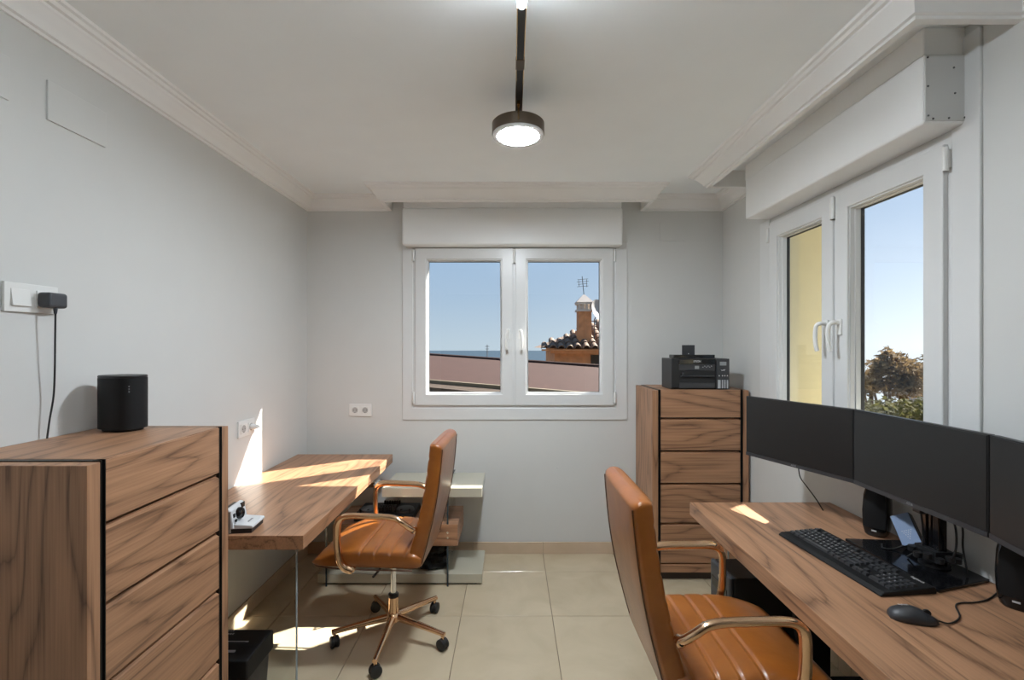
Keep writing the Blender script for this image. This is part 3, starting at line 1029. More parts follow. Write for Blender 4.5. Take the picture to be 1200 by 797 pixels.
def desk_speaker(label, loc, rz):
    t = thing('desktop_speaker', label, 'speaker', loc, rz, 'pair of desktop speakers')
    rings = []
    for z, a, b_, y in ((0.0, 0.030, 0.040, 0), (0.006, 0.036, 0.044, 0), (0.03, 0.042, 0.046, 0), (0.09, 0.0455, 0.046, 0.004), (0.15, 0.043, 0.043, 0.010), (0.185, 0.036, 0.036, 0.016), (0.194, 0.028, 0.026, 0.017)):
        rings.append(sring((0, y, z), (1, 0, 0), (0, 1, 0), a, b_, 28, 3.2))
    obj('body', MB().loft(rings), M['black_gloss'], t, smooth=60)
    g = []
    for z, a, y in ((0.035, 0.034, -0.0445), (0.09, 0.037, -0.0415), (0.15, 0.034, -0.0325), (0.178, 0.027, -0.021)):
        g.append([(a * math.cos(u), y - 0.003 * (1 - abs(math.cos(u))), z) for u in [math.pi * k / 8 for k in range(9)]] +
                 [(a * math.cos(u), y + 0.012, z) for u in [math.pi * k / 8 for k in range(8, -1, -1)]])
    obj('grille', MB().loft(g), M['black_matte'], t, smooth=50)
    obj('emblem', MB().box(-0.008, 0.008, -0.0462, -0.040, 0.022, 0.027), M['lettering'], t)
    return t


desk_speaker('black desktop speaker left of the blue box, half behind the middle monitor', (1.432, 1.825, 0.74), R(-50))
desk_speaker('black desktop speaker under the right monitor at the edge of the picture', (1.440, 1.325, 0.74), R(-50))

# blue faced box leaning beside the post
bb = thing('docking_box', 'small black box with a blue face leaning left of the monitor post', 'electronic box', (1.412, 1.640, 0.7505))
bn = Vector((-0.8, -0.38, 0.46)).normalized()                 # the blue face looks at the room and up
bu = Vector((0.113, 0.66, 0.742)); bu = (bu - bn * bu.dot(bn)).normalized()
bw = bu.cross(bn).normalized()
bmx = Matrix.Translation((0.0, 0.0, 0.026)) @ Matrix(((bw.x, -bn.x, bu.x, 0), (bw.y, -bn.y, bu.y, 0), (bw.z, -bn.z, bu.z, 0), (0, 0, 0, 1)))
obj('case', MB().box(-0.031, 0.031, 0.0, 0.032, 0.0, 0.112).xform(bmx), M['charcoal'], bb, bev=0.004)
obj('blue_face', MB().box(-0.029, 0.029, -0.0015, 0.001, 0.002, 0.110).xform(bmx), M['bluelabel'], bb, bev=0.0005)
dots = MB()
for r_ in range(5):
    for c_ in range(max(1, 5 - r_)):
        dots.lathe([(0.0013, -0.0024), (0.0013, -0.001)], (-0.012 + 0.007 * c_ + 0.0035 * r_, 0, 0.050 - 0.007 * r_), 6, 'Y')
o = obj('dot_print', dots.xform(bmx), M['lettering'], bb)
o['kind'] = 'stuff'
obj('cable', MB().tube(smooth_path([(-0.005, 0.02, 0.018), (-0.05, 0.02, 0.004), (-0.08, 0.03, 0.003), (-0.06, 0.06, 0.003)], 5), 0.003, 6), M['rubber'], bb, smooth=60)

# keyboard
kb = thing('keyboard', 'black full size keyboard on the right desk', 'keyboard', (1.156, 1.600, 0.74), R(5.5))
# local: length along y (typing row runs from +y (left) to -y (right)), user at -x
KL, KW = 0.452, 0.165
kp = [(-KW / 2 - 0.012, 0.0), (-KW / 2 - 0.012, 0.006), (-KW / 2, 0.013), (KW / 2 - 0.02, 0.020), (KW / 2, 0.021), (KW / 2 + 0.006, 0.010), (KW / 2 + 0.004, 0.0)]
obj('case', MB().prism(kp, 'Y', -KL / 2, KL / 2), M['black_matte'], kb, bev=0.005)
U = 0.0192
rows = [
    (0.055, [(0, 1)] + [(2 + k, 1) for k in range(4)] + [(6.5 + k, 1) for k in range(4)] + [(11 + k, 1) for k in range(4)] + [(15.3 + k, 1) for k in range(3)]),
    (0.030, [(k, 1) for k in range(13)] + [(13, 2)] + [(15.3 + k, 1) for k in range(3)] + [(18.6 + k, 1) for k in range(4)]),
    (0.0108, [(0, 1.5)] + [(1.5 + k, 1) for k in range(12)] + [(13.5, 1.5)] + [(15.3 + k, 1) for k in range(3)] + [(18.6 + k, 1) for k in range(4)]),
    (-0.0084, [(0, 1.75)] + [(1.75 + k, 1) for k in range(11)] + [(12.75, 2.25)] + [(18.6 + k, 1) for k in range(4)]),
    (-0.0276, [(0, 2.25)] + [(2.25 + k, 1) for k in range(10)] + [(12.25, 2.75)] + [(16.3, 1)] + [(18.6 + k, 1) for k in range(4)]),
    (-0.0468, [(0, 1.25), (1.25, 1.25), (2.5, 1.25), (3.75, 6.25), (10, 1.25), (11.25, 1.25), (12.5, 1.25), (13.75, 1.25)] + [(15.3 + k, 1) for k in range(3)] + [(18.6, 2), (20.6, 1), (21.6, 1)]),
]
keymesh = {}
legends = {}
for rx, x0, row_ in ((0.030, 1, '1234567890'), (0.0108, 1.5, 'QWERTYUIOP'), (-0.0084, 1.75, 'ASDFGHJKL'), (-0.0276, 2.25, 'ZXCVBNM'),
                     (0.0108, 18.6, '789'), (-0.0084, 18.6, '456'), (-0.0276, 18.6, '123')):
    for i, c_ in enumerate(row_):
        legends[(rx, x0 + i)] = c_
tilt = math.atan2(0.007, 0.145)
for rx, ks in rows:
    for u0, w_ in ks:
        if w_ not in keymesh:
            hx, hy = U / 2 - 0.0012, U * w_ / 2 - 0.0012
            mb_ = MB().loft([[(-hx, -hy, 0), (hx, -hy, 0), (hx, hy, 0), (-hx, hy, 0)],
                             [(-hx + 0.002, -hy + 0.002, 0.008), (hx - 0.003, -hy + 0.002, 0.008), (hx - 0.003, hy - 0.002, 0.008), (-hx + 0.002, hy - 0.002, 0.008)]])
            k0 = obj('key', mb_, M['keycap'], kb)
            keymesh[w_] = k0
            o = k0
        else:
            o = keymesh[w_].copy(); COL.objects.link(o)
        y = KL / 2 - 0.010 - (u0 + w_ / 2) * U * 0.995
        o.location = (rx, y, 0.0125 + (rx + KW / 2) * math.sin(tilt) + 0.0)
        o.rotation_euler = (0, -tilt, 0)
        ch_ = legends.get((rx, u0))
        if ch_:
            text('legend', ch_, 0.0065, M['lettering'], o, Matrix.Translation((0.001, 0.003, 0.0081)) @ Matrix.Rotation(R(-90), 4, 'Z'), extrude=0.0001)
mt = Matrix.Translation((0.072, -KL / 2 + 0.045, 0.0215)) @ Matrix.Rotation(R(-90), 4, 'Z')
text('lettering', 'logitech', 0.013, M['lettering'], kb, mt)

# mouse
ms = thing('computer_mouse', 'black wired mouse on the right desk in front of the keyboard', 'mouse', (1.082, 1.255, 0.74), R(-20))
rings = []
for k in range(15):
    u = k / 14
    x = -0.054 + 0.108 * u
    wv = 0.030 * (1 - abs(2 * u - 0.9) ** 3.2 * 0.55) * (1 if 0 < k < 14 else 0.72)
    hv = 0.034 * math.sin(math.pi * min(1, (u + 0.10) / 1.18)) ** 0.7 * (1 - 0.35 * max(0, u - 0.45) / 0.55)
    ring = []
    for j in range(13):
        a = math.pi * j / 12
        ring.append((x, wv * math.cos(a), 0.003 + hv * math.sin(a) ** 0.75))
    ring += [(x, -wv * 0.9, 0.0), (x, wv * 0.9, 0.0)]
    rings.append(ring)
obj('body', MB().loft(rings), M['charcoal'], ms, smooth=60)
obj('scroll_wheel', MB().lathe([(0.0, -0.003), (0.009, -0.003), (0.009, 0.003), (0.0, 0.003)], (0.030, 0, 0.0245), 14, 'Y'), M['rubber'], ms, smooth=40)
mt = Matrix.Translation((-0.022, 0.0, 0.0372)) @ Matrix.Rotation(R(8), 4, 'Z') @ Matrix.Rotation(R(-3), 4, 'Y')
text('lettering', 'logitech', 0.0075, M['lettering'], ms, mt, extrude=0.0006)
wm = Matrix.Translation((1.082, 1.255, 0.74)) @ Matrix.Rotation(R(-20), 4, 'Z')
inv = wm.inverted()
cable = [inv @ Vector(p) for p in [(1.132, 1.237, 0.748), (1.16, 1.232, 0.744), (1.215, 1.262, 0.743), (1.255, 1.315, 0.743), (1.285, 1.332, 0.743), (1.33, 1.335, 0.743), (1.385, 1.352, 0.743), (1.46, 1.395, 0.743), (1.495, 1.42, 0.743)]]
obj('cable', MB().tube(smooth_path(cable, 6), 0.0022, 6), M['rubber'], ms, smooth=60)

# computer tower and cables under the right desk
pc = thing('computer_tower', 'black computer tower standing on the floor under the right desk', 'computer', (1.10, 1.985, 0))
obj('case', MB().box(-0.195, 0.20, -0.09, 0.09, 0.012, 0.53), M['black'], pc, bev=0.004)
obj('front_panel', MB().box(-0.215, -0.195, -0.092, 0.092, 0.01, 0.534), M['charcoal'], pc, bev=0.014, seg=3)
for sx in (-0.16, 0.16):
    for sy in (-0.07, 0.07):
        obj('foot', MB().box(sx - 0.015, sx + 0.015, sy - 0.012, sy + 0.012, 0.0, 0.013), M['rubber'], pc)
obj('drive_bay', MB().box(-0.217, -0.213, -0.07, 0.07, 0.43, 0.47), M['black_gloss'], pc)
obj('power_button', MB().lathe([(0.009, 0.0), (0.008, 0.003), (0.0, 0.003)], (-0.2165, 0.0, 0.495), 12, 'X'), M['chrome'], pc)
sb = thing('subwoofer', 'black box speaker on the floor under the right desk, ringed by cables', 'speaker', (1.27, 1.58, 0))
obj('cabinet', MB().box(-0.11, 0.12, -0.13, 0.13, 0.01, 0.27), M['black_matte'], sb, bev=0.012, seg=3)
obj('driver', MB().lathe([(0.075, -0.002), (0.072, 0.004), (0.05, -0.004), (0.0, -0.006)], (-0.11, 0, 0.15), 24, 'X'), M['rubber'], sb, smooth=50)
obj('foot', MB().box(-0.10, 0.11, -0.12, 0.12, 0.0, 0.011), M['rubber'], sb)
labs = ['black cable looping under the right desk beside the foreground chair, nearest of three',
        'black cable hanging under the right desk near the computer tower',
        'black cable drooping under the right desk between the tower and the near loop']
loops = [[(1.30, 1.02, 0.677), (1.20, 1.06, 0.60), (1.10, 1.10, 0.56), (1.08, 1.20, 0.60), (1.16, 1.24, 0.66), (1.26, 1.15, 0.55), (1.33, 1.05, 0.36), (1.36, 1.0, 0.01)],
         [(1.16, 1.84, 0.677), (1.10, 1.80, 0.55), (1.08, 1.78, 0.42), (1.12, 1.80, 0.28), (1.20, 1.82, 0.01)],
         [(1.34, 1.36, 0.677), (1.24, 1.34, 0.58), (1.16, 1.38, 0.50), (1.12, 1.40, 0.40), (1.14, 1.36, 0.30), (1.22, 1.33, 0.01)]]
for p, l in zip(loops, labs):
    tag(obj('cable', MB().tube(smooth_path(p, 7), 0.004, 6), M['rubber'], None, smooth=60, org=p[-1]), l, 'cable', 'cables under the right desk')

# ------------------------------------------------------------------ printer on the tall chest
pr = thing('printer', 'black ink tank printer on top of the tall chest in the corner', 'printer', (1.183, 3.085, 1.203))
pr.scale = (0.886, 1, 1.07)
# front at y = -0.155
hw = 0.201
obj('case', MB().prism([(-0.150, 0.0), (-0.158, 0.012), (-0.158, 0.176), (-0.150, 0.183), (0.04, 0.183), (0.04, 0.0)], 'X', -hw, hw), M['black'], pr, bev=0.005)
obj('front_panel', MB().box(-0.150, 0.105, -0.165, -0.155, 0.112, 0.148), M['charcoal'], pr, bev=0.003)
obj('top_band', MB().box(-0.150, 0.105, -0.162, -0.156, 0.150, 0.178), M['black_gloss'], pr, bev=0.002)
tr = MB().box(-0.142, 0.104, -0.1595, -0.156, 0.038, 0.108)
obj('output_slot', tr, M['hole'], pr)
obj('output_tray', MB().box(-0.138, 0.100, -0.172, -0.158, 0.076, 0.083).box(-0.130, -0.118, -0.172, -0.160, 0.083, 0.098), M['charcoal'], pr, bev=0.001)
obj('lower_flap', MB().box(-0.150, 0.104, -0.163, -0.156, 0.008, 0.040), M['charcoal'], pr, bev=0.003)
obj('control_display', MB().box(-0.040, -0.010, -0.1665, -0.164, 0.122, 0.140), M['lcd'], pr)
for k in range(6):
    bxx = 0.018 + 0.012 * k
    obj('button', MB().lathe([(0.0, -0.0025), (0.0035, -0.002), (0.0035, 0.0)], (bxx, -0.165, 0.132 + 0.006 * (k % 2)), 8, 'Y'), M['dim_letter'], pr)
tk = obj('ink_tank', MB().box(0.112, 0.203, -0.172, -0.150, 0.004, 0.182), M['charcoal'], pr, bev=0.004)
obj('label_plate', MB().box(0.134, 0.180, -0.1735, -0.1715, 0.142, 0.164), M['lcd'], tk)
obj('emblem', MB().prism([(0.140, 0.120), (0.148, 0.110), (0.156, 0.118), (0.164, 0.110), (0.174, 0.120), (0.156, 0.112)], 'Y', -0.1735, -0.1715), M['lettering'], tk)
for k, (a0, a1) in enumerate(((0.120, 0.139), (0.148, 0.157), (0.165, 0.174), (0.183, 0.192))):
    obj('ink_window', MB().box(a0, a1, -0.1735, -0.1715, 0.008, 0.058), M['ink'], tk)
    obj('dot', MB().lathe([(0.0, -0.002), (0.004, -0.0015), (0.004, 0.0)], ((a0 + a1) / 2, -0.172, 0.082), 8, 'Y'), M['lettering'], tk)
mt = Matrix.Translation((-0.022, -0.1625, 0.166)) @ Matrix.Rotation(R(90), 4, 'X')
text('lettering', 'EPSON', 0.017, M['lettering'], pr, mt, extrude=0.0008, spacing=1.05)
obj('paper_feed_cover', MB().box(-0.152, 0.150, -0.07, 0.02, 0.183, 0.203), M['black_gloss'], pr, bev=0.003)
pp = MB().box(-0.062, 0.034, 0.0, 0.006, 0.20, 0.262)
ps = obj('paper_support', pp, M['charcoal'], pr, bev=0.004)
obj('mark', MB().box(-0.018, -0.010, -0.0015, 0.0005, 0.206, 0.211), M['lettering'], ps)

# ------------------------------------------------------------------ things on and by the left wall
sp = thing('smart_speaker', 'black oval tabletop speaker on the left chest of drawers', 'speaker', (-1.338, 1.60, 1.19), R(-14))
rings = [sring((0, 0, z), (1, 0, 0), (0, 1, 0), a, b_, 44, 2.7) for z, a, b_ in
         ((0.0, 0.060, 0.044), (0.007, 0.062, 0.046), (0.009, 0.072, 0.055), (0.180, 0.072, 0.055))]
obj('body', MB().loft(rings), M['black_matte'], sp, smooth=40)
rings = [sring((0, 0, z), (1, 0, 0), (0, 1, 0), a, b_, 44, 2.7) for z, a, b_ in ((0.1805, 0.071, 0.054), (0.186, 0.072, 0.055), (0.189, 0.070, 0.053))]
obj('touch_top', MB().loft(rings), M['black'], sp, smooth=40)
bt = MB()
for k in range(3):
    bt.lathe([(0.0, -0.001), (0.0025, 0.0), (0.0025, 0.002)], (0.0665, -0.031, 0.135 + 0.009 * k), 8, 'Y')
obj('button', bt, M['dim_letter'], sp)
obj('cable', MB().tube(smooth_path([(-0.06, 0.03, 0.008), (-0.088, 0.035, 0.008), (-0.10, 0.05, 0.004), (-0.105, 0.075, 0.004)], 5), 0.003, 6), M['rubber'], sp, smooth=60)


def wall_fitting(name, label, loc, rz, w, h, group=None):
    t = thing(name, label, 'socket', loc, rz, group)
    obj('plate', MB().box(-w / 2, w / 2, -0.009, 0.0, -h / 2, h / 2), M['white_plastic'], t, bev=0.002)
    return t


def round_outlet(t, x):
    o = obj('outlet', MB().box(x - 0.026, x + 0.026, -0.0125, -0.008, -0.026, 0.026), M['white_plastic'], t, bev=0.002)
    obj('recess', MB().lathe([(0.0205, -0.0128), (0.0195, -0.0126), (0.0185, -0.0105), (0.0, -0.0100)], (x, 0, 0), 20, 'Y'), plain('socket_inside', (0.42, 0.42, 0.41), 0.5), o, smooth=30)
    h = MB()
    for dx, dz in ((-0.0095, 0), (0.0095, 0)):
        h.lathe([(0.0, -0.0132), (0.0028, -0.0130), (0.0028, -0.0100)], (x + dx, 0, dz), 8, 'Y')
    h.box(x - 0.003, x + 0.003, -0.0130, -0.0100, -0.0185, -0.0155)
    obj('pin_hole', h, M['hole'], o)


s1 = wall_fitting('power_socket', 'white double power socket on the back wall left of the window', (-1.079, YB, 1.021), 0, 0.158, 0.088)
round_outlet(s1, -0.036); round_outlet(s1, 0.036)
s2 = wall_fitting('power_socket', 'white double power socket on the left wall above the sunlit desk', (XL, 2.545, 1.030), R(90), 0.155, 0.088)
round_outlet(s2, -0.036); round_outlet(s2, 0.036)
s3 = wall_fitting('power_socket', 'white light switch and power socket plate high on the left wall', (XL, 1.407, 1.622), R(90), 0.158, 0.086)
obj('rocker', MB().prism([(-0.008, -0.025), (-0.017, -0.025), (-0.010, 0.025), (-0.008, 0.025)], 'X', -0.062, -0.010), M['white_plastic'], s3, bev=0.002)
round_outlet(s3, 0.036)
# white plug in the socket of the left wall
wp = thing('power_plug', 'white round plug in the socket above the left desk', 'plug', (XL + 0.0135, 2.581, 1.030), R(90))
obj('body', MB().lathe([(0.0, -0.038), (0.008, -0.038), (0.013, -0.030), (0.0165, -0.012), (0.0165, 0.0)], (0, 0, 0), 16, 'Y'), M['white_plastic'], wp, smooth=40)
obj('strain_relief', MB().lathe([(0.0, -0.046), (0.0045, -0.046), (0.006, -0.036)], (0, 0, 0), 12, 'Y'), M['white_plastic'], wp, smooth=40)
# dark charger with its cable
cgp = (XL + 0.0135, 1.444, 1.620)
cg = thing('charger', 'dark grey charger plugged into the wall above the left chest', 'charger', cgp, R(90))
cgm = plain('slate_plastic', (0.045, 0.048, 0.055), 0.45)
obj('adapter', MB().box(-0.031, 0.031, -0.040, 0.0, -0.024, 0.023), cgm, cg, bev=0.009, seg=4)
obj('strain_relief', MB().tube([(-0.002, -0.03, -0.022), (-0.002, -0.03, -0.042)], [0.006, 0.004], 8), cgm, cg, smooth=50)
cpts = [(-0.002, -0.03, -0.04), (0.0, -0.027, -0.12), (0.004, -0.022, -0.22), (0.006, -0.016, -0.30), (0.0, -0.010, -0.37), (-0.004, -0.006, -0.428)]
obj('cable', MB().tube(smooth_path(cpts, 6), 0.0026, 6), M['rubber'], cg, smooth=60)

# instant camera on the left desk (faces local +x)
ic = thing('instant_camera', 'white instant camera on the near end of the left desk', 'camera', (-1.118, 1.880, 0.74), R(6))
obj('rear_body', MB().prism([(-0.075, 0.0), (0.0, 0.0), (0.0, 0.088), (-0.03, 0.092), (-0.075, 0.06)], 'Y', -0.056, 0.056), M['black'], ic, bev=0.004)
obj('front_shell', MB().prism([(-0.002, 0.020), (0.022, 0.020), (0.020, 0.030), (0.010, 0.088), (0.0, 0.097), (-0.012, 0.097), (-0.002, 0.088)], 'Y', -0.060, 0.060), M['cam_white'], ic, bev=0.004)
obj('side_cheek', MB().box(-0.008, 0.010, -0.0615, -0.056, 0.004, 0.088), M['cam_grey'], ic, bev=0.001)
obj('front_tray', MB().prism([(0.0, 0.018), (0.088, 0.018), (0.092, 0.022), (0.088, 0.030), (0.012, 0.038), (0.0, 0.038)], 'Y', -0.056, 0.056), M['cam_white'], ic, bev=0.003)
obj('print_slot', MB().box(0.0, 0.085, -0.054, 0.054, 0.0, 0.020), M['black'], ic, bev=0.002)
obj('lens', MB().lathe([(0.023, 0.006), (0.023, 0.018), (0.019, 0.024), (0.014, 0.019), (0.0, 0.021)], (0.006, -0.004, 0.064), 24, 'X'), M['lens'], ic, smooth=40)
obj('flash', MB().box(0.006, 0.014, 0.024, 0.052, 0.074, 0.094), M['black_gloss'], ic, bev=0.002)
obj('viewfinder', MB().box(0.012, 0.017, -0.048, -0.036, 0.060, 0.074), M['hole'], ic)
obj('shutter_button', MB().lathe([(0.0, 0.014), (0.006, 0.019), (0.006, 0.024), (0.0, 0.025)], (0.002, -0.044, 0.048), 12, 'X'), M['lens'], ic, smooth=40)
obj('mark', MB().box(0.055, 0.061, -0.02, 0.016, 0.0335, 0.0350), M['dim_letter'], ic)
obj('strap', MB().tube(smooth_path([(-0.02, -0.058, 0.07), (-0.04, -0.066, 0.06), (-0.07, -0.064, 0.075), (-0.09, -0.05, 0.062)], 5), 0.0025, 6), M['dim_letter'], ic, smooth=50)

# paper shredder on the floor
sd = thing('paper_shredder', 'black paper shredder on the floor under the near end of the left desk', 'shredder', (-1.15, 1.855, 0))
rings = []
for z, k in ((0.0, 0.90), (0.21, 0.985)):
    rings.append(sring((0, 0, z), (1, 0, 0), (0, 1, 0), 0.146 * k, 0.095 * k, 32, 9))
obj('bin', MB().loft(rings), M['black'], sd, smooth=30)
obj('head', MB().prism([(-0.098, 0.211), (0.098, 0.211), (0.098, 0.286), (0.085, 0.294), (-0.02, 0.294), (-0.098, 0.288)], 'X', -0.150, 0.150), M['black_matte'], sd, bev=0.006)
obj('paper_slot', MB().box(-0.10, 0.085, -0.004, 0.004, 0.290, 0.2955), M['hole'], sd)
obj('slot_guide', MB().box(-0.11, 0.095, 0.004, 0.009, 0.292, 0.2965), M['dim_letter'], sd)
mk = MB()
for k in range(11):
    mk.box(-0.10 + 0.010 * k, -0.093 + 0.010 * k, 0.052, 0.062, 0.2935, 0.2947)
    mk.box(-0.10 + 0.009 * k, -0.094 + 0.009 * k, 0.074, 0.081, 0.2935, 0.2947)
obj('print', mk, M['dim_letter'], sd)['kind'] = 'stuff'
obj('switch', MB().box(0.03, 0.075, -0.055, -0.045, 0.288, 0.2955), M['dim_letter'], sd, bev=0.001)

# controller on the walnut box and a crumpled bag
dj = thing('dj_controller', 'black controller with a round jog wheel and rows of knobs on the walnut box', 'controller', (-0.80, 3.01, 0.382))
obj('body', MB().box(-0.185, 0.185, -0.12, 0.12, 0.004, 0.042), M['black_matte'], dj, bev=0.004)
obj('foot', MB().box(-0.17, 0.17, -0.10, 0.10, 0.0, 0.005), M['rubber'], dj)
for sx in (-0.115, 0.115):
    obj('jog_wheel', MB().lathe([(0.058, 0.042), (0.056, 0.056), (0.046, 0.058), (0.0, 0.057)], (sx, -0.03, 0), 28), M['charcoal'], dj, smooth=40)
kn0 = None
for i in range(7):
    for j in range(4):
        if kn0 is None:
            kn0 = obj('knob', MB().lathe([(0.008, 0.0), (0.0075, 0.022), (0.006, 0.024), (0.0, 0.024)], seg=10), M['black'], dj, smooth=40)
            o = kn0
        else:
            o = kn0.copy(); COL.objects.link(o)
        o.location = (-0.045 + 0.016 * i if j else -0.16 + 0.052 * i, -0.07 + 0.035 * j if j < 3 else 0.09, 0.042)
bgm = MB()
N1, N2 = 22, 34
vs, fs = [], []
for i in range(N1 + 1):
    v = i / N1 * math.pi
    for j in range(N2):
        u = j / N2 * 2 * math.pi
        d = Vector((math.sin(v) * math.cos(u), math.sin(v) * math.sin(u), math.cos(v)))
        k = 1 + 0.40 * mnoise.noise(d * 2.2 + Vector((3, 1, 7))) + 0.22 * mnoise.noise(d * 5.5) + 0.12 * mnoise.noise(d * 11.0)
        p = Vector((d.x * 0.125, d.y * 0.125, d.z * 0.095)) * k
        p.z = max(p.z + 0.062, 0.0)
        vs.append(p)
for i in range(N1):
    for j in range(N2):
        j2 = (j + 1) % N2
        fs.append((i * N2 + j, i * N2 + j2, (i + 1) * N2 + j2, (i + 1) * N2 + j))
bgm.add(vs, fs)
bag = obj('fabric_bag', bgm, M['cloth_black'], None, smooth=25)
bag.location = (-0.535, 3.02, 0.068)
tag(bag, 'crumpled black bag on the low shelf behind the left chair', 'bag')

# ------------------------------------------------------------------ pendant lamp: two bars, a glowing tube and two discs, rear bar and disc added out of view
lp = thing('pendant_lamp', 'ceiling lamp with a round bronze disc on a long black bar', 'lamp', (0.03, 0.70, ZC))
oz = Vector((0.03, 0.70, ZC))


def lamp_disc(y, mat):
    c = (0.026, y, 2.370)
    d = obj('disc_shade', MB().lathe([(0.098, -0.004), (0.110, -0.004), (0.110, 0.040), (0.106, 0.044), (0.0, 0.044)], c, 48), M['bronze'], lp, smooth=35, org=oz)
    obj('frosted_rim', MB().lathe([(0.094, -0.012), (0.107, -0.012), (0.108, -0.004), (0.094, -0.004)], c, 48), M['opal_clear'], d, smooth=35, org=oz)
    obj('diffuser', MB().lathe([(0.0, -0.013), (0.085, -0.013), (0.0955, -0.009), (0.0955, 0.0)], c, 48), mat, d, smooth=35, org=oz)
    s = -1 if y > 0.7 else 1
    obj('clip', MB().box(0.0225, 0.0295, y + s * 0.109 - 0.002, y + s * 0.109 + 0.002, 2.376, 2.440).box(0.02, 0.032, y + s * 0.118 - 0.010, y + s * 0.118 + 0.010, 2.430, 2.444), M['brass'], d, org=oz)


lamp_disc(1.955, M['disc_seen'])
lamp_disc(-0.555, M['disc'])  # added disc behind the camera, unseen, to spread light through the room
for y0, y1 in ((1.33, 1.93), (-0.53, 0.07)):
    obj('bar', MB().box(0.0165, 0.0395, y0, y1, 2.446, 2.456), M['black'], lp, org=oz)
    e_ = MB().box(0.0140, 0.0165, y0, y1, 2.445, 2.457).box(0.0395, 0.0420, y0, y1, 2.445, 2.457)
    obj('bar_edge', e_, M['brass'], lp, org=oz)
    ym = y0 + 0.27 if y0 > 0.7 else y1 - 0.27
    obj('joint', MB().box(0.0125, 0.0435, ym - 0.030, ym + 0.030, 2.444, 2.459), M['bronze'], lp, bev=0.003, org=oz)
for y in (1.62, -0.22):
    obj('suspension_rod', MB().tube([(0.028, y, 2.455), (0.028, y, ZC - 0.002)], 0.004, 8), M['brass'], lp, org=oz)
for y0, y1 in ((0.73, 1.33), (0.07, 0.67)):
    obj('light_tube', MB().tube([(0.028, y0, 2.450), (0.028, y1 - 0.012, 2.450), (0.028, y1, 2.450)], [0.0135, 0.0135, 0.009], 16), M['tube'], lp, smooth=60, org=oz)
obj('canopy', MB().lathe([(0.05, 2.436), (0.06, 2.44), (0.06, ZC)], (0.028, 0.70, 0), 32), M['bronze'], lp, smooth=35, org=oz)
# ------------------------------------------------------------------ outdoors
# projecting yellow wing right of the back corner; its free end stands just past the window
struct('wall_outside', MB().box(XR + T, 2.225, 2.955, 3.30, -4.0, 4.6), M['yellow'])
# sea to the horizon and the hillside below the house
struct('added_sun_blocker', MB().box(XR + T, 3.5, -2.0, 3.95, 3.2, 3.35), M['yellow'])  # added slab out of view, keeps high sun out of the right window
struct('sea', MB().prism([(-7000, 120), (75, 120), (3300, 5600), (-7000, 5600)], 'Z', -61.0, -60.0), M['sea'])
hl = MB().add([(-60, 4.2, -4), (60, 4.2, -4), (60, 45, -4.2), (-60, 45, -4.2), (-60, 125, -61), (60, 125, -61)], [(0, 1, 2, 3), (3, 2, 5, 4)])
struct('hillside', hl, M['hill'])
hl2 = MB().add([(2.4, -12, -4), (60, -12, -4), (60, 4.2, -4), (2.4, 4.2, -4)], [(0, 1, 2, 3)])
struct('terrace', hl2, M['hill'])


def at(px, py, Y):
    return Vector(((px - 600) / F * Y, Y, H - (py - 405) / F * Y))


# neighbouring low roof of terracotta membrane with a cream edge
A, B_, C_ = at(503, 416, 13.0), at(703, 430, 9.2), at(503, 446.5, 8.0)
nrm = (B_ - A).cross(C_ - A).normalized()


def on_plane(px, py):
    d = at(px, py, 1.0) - Vector((0, 0, H))
    t = (A - Vector((0, 0, H))).dot(nrm) / d.dot(nrm)
    return Vector((0, 0, H)) + d * t


top = [on_plane(503 - 160, 416 - 11.2), on_plane(703 + 70, 430 + 4.9)]
bot = [on_plane(503 - 120, 446.5 - 9.9), on_plane(703 + 70, 463.2 + 5.8)]
pk = thing('neighbour_roof', 'sloping terracotta pink roof with a cream edge outside the back window', 'roof', (bot[0] + bot[1]) / 2)
og = pk.location.copy()
dn = -nrm if nrm.z > 0 else nrm


def slab(mb, p4, off0, off1):
    a_ = [p + dn * off0 for p in p4]; c_ = [p + dn * off1 for p in p4]
    return mb.add(a_ + c_, [(0, 1, 2, 3), (7, 6, 5, 4), (0, 4, 5, 1), (1, 5, 6, 2), (2, 6, 7, 3), (3, 7, 4, 0)])


obj('membrane', slab(MB(), [top[0], top[1], bot[1], bot[0]], 0.0, 0.10), M['pink'], pk, org=og)
dv = ((bot[0] - top[0]).normalized() + (bot[1] - top[1]).normalized()) * 0.5
obj('edge_strip', slab(MB(), [bot[0], bot[1], bot[1] + dv * 0.07, bot[0] + dv * 0.07], -0.03, 0.12), M['cream'], pk, org=og)
n_b = 3
for k in range(n_b):
    o0 = dv * (0.09 + 0.16 * k)
    o1 = dv * (0.09 + 0.16 * k + 0.15)
    obj('board', slab(MB(), [bot[0] + o0, bot[1] + o0, bot[1] + o1, bot[0] + o1], 0.02, 0.08), M['ochre'], pk, org=og)
rid = (top[1] - top[0]).normalized()
obj('ridge_cap', MB().tube([top[0], top[1]], 0.05, 8), M['pink'], pk, org=og)
wl_ = MB()
und = [bot[0] + Vector((0, 0.6, -0.25)), bot[1] + Vector((0, 0.6, -0.25)), top[1] + Vector((0, -0.3, -0.25)), top[0] + Vector((0, -0.3, -0.25))]
wl_.add(und + [Vector((p.x, p.y, -4.0)) for p in und], [(0, 1, 5, 4), (1, 2, 6, 5), (2, 3, 7, 6), (3, 0, 4, 7)])
obj('house_wall', wl_, M['ochre'], pk, org=og)

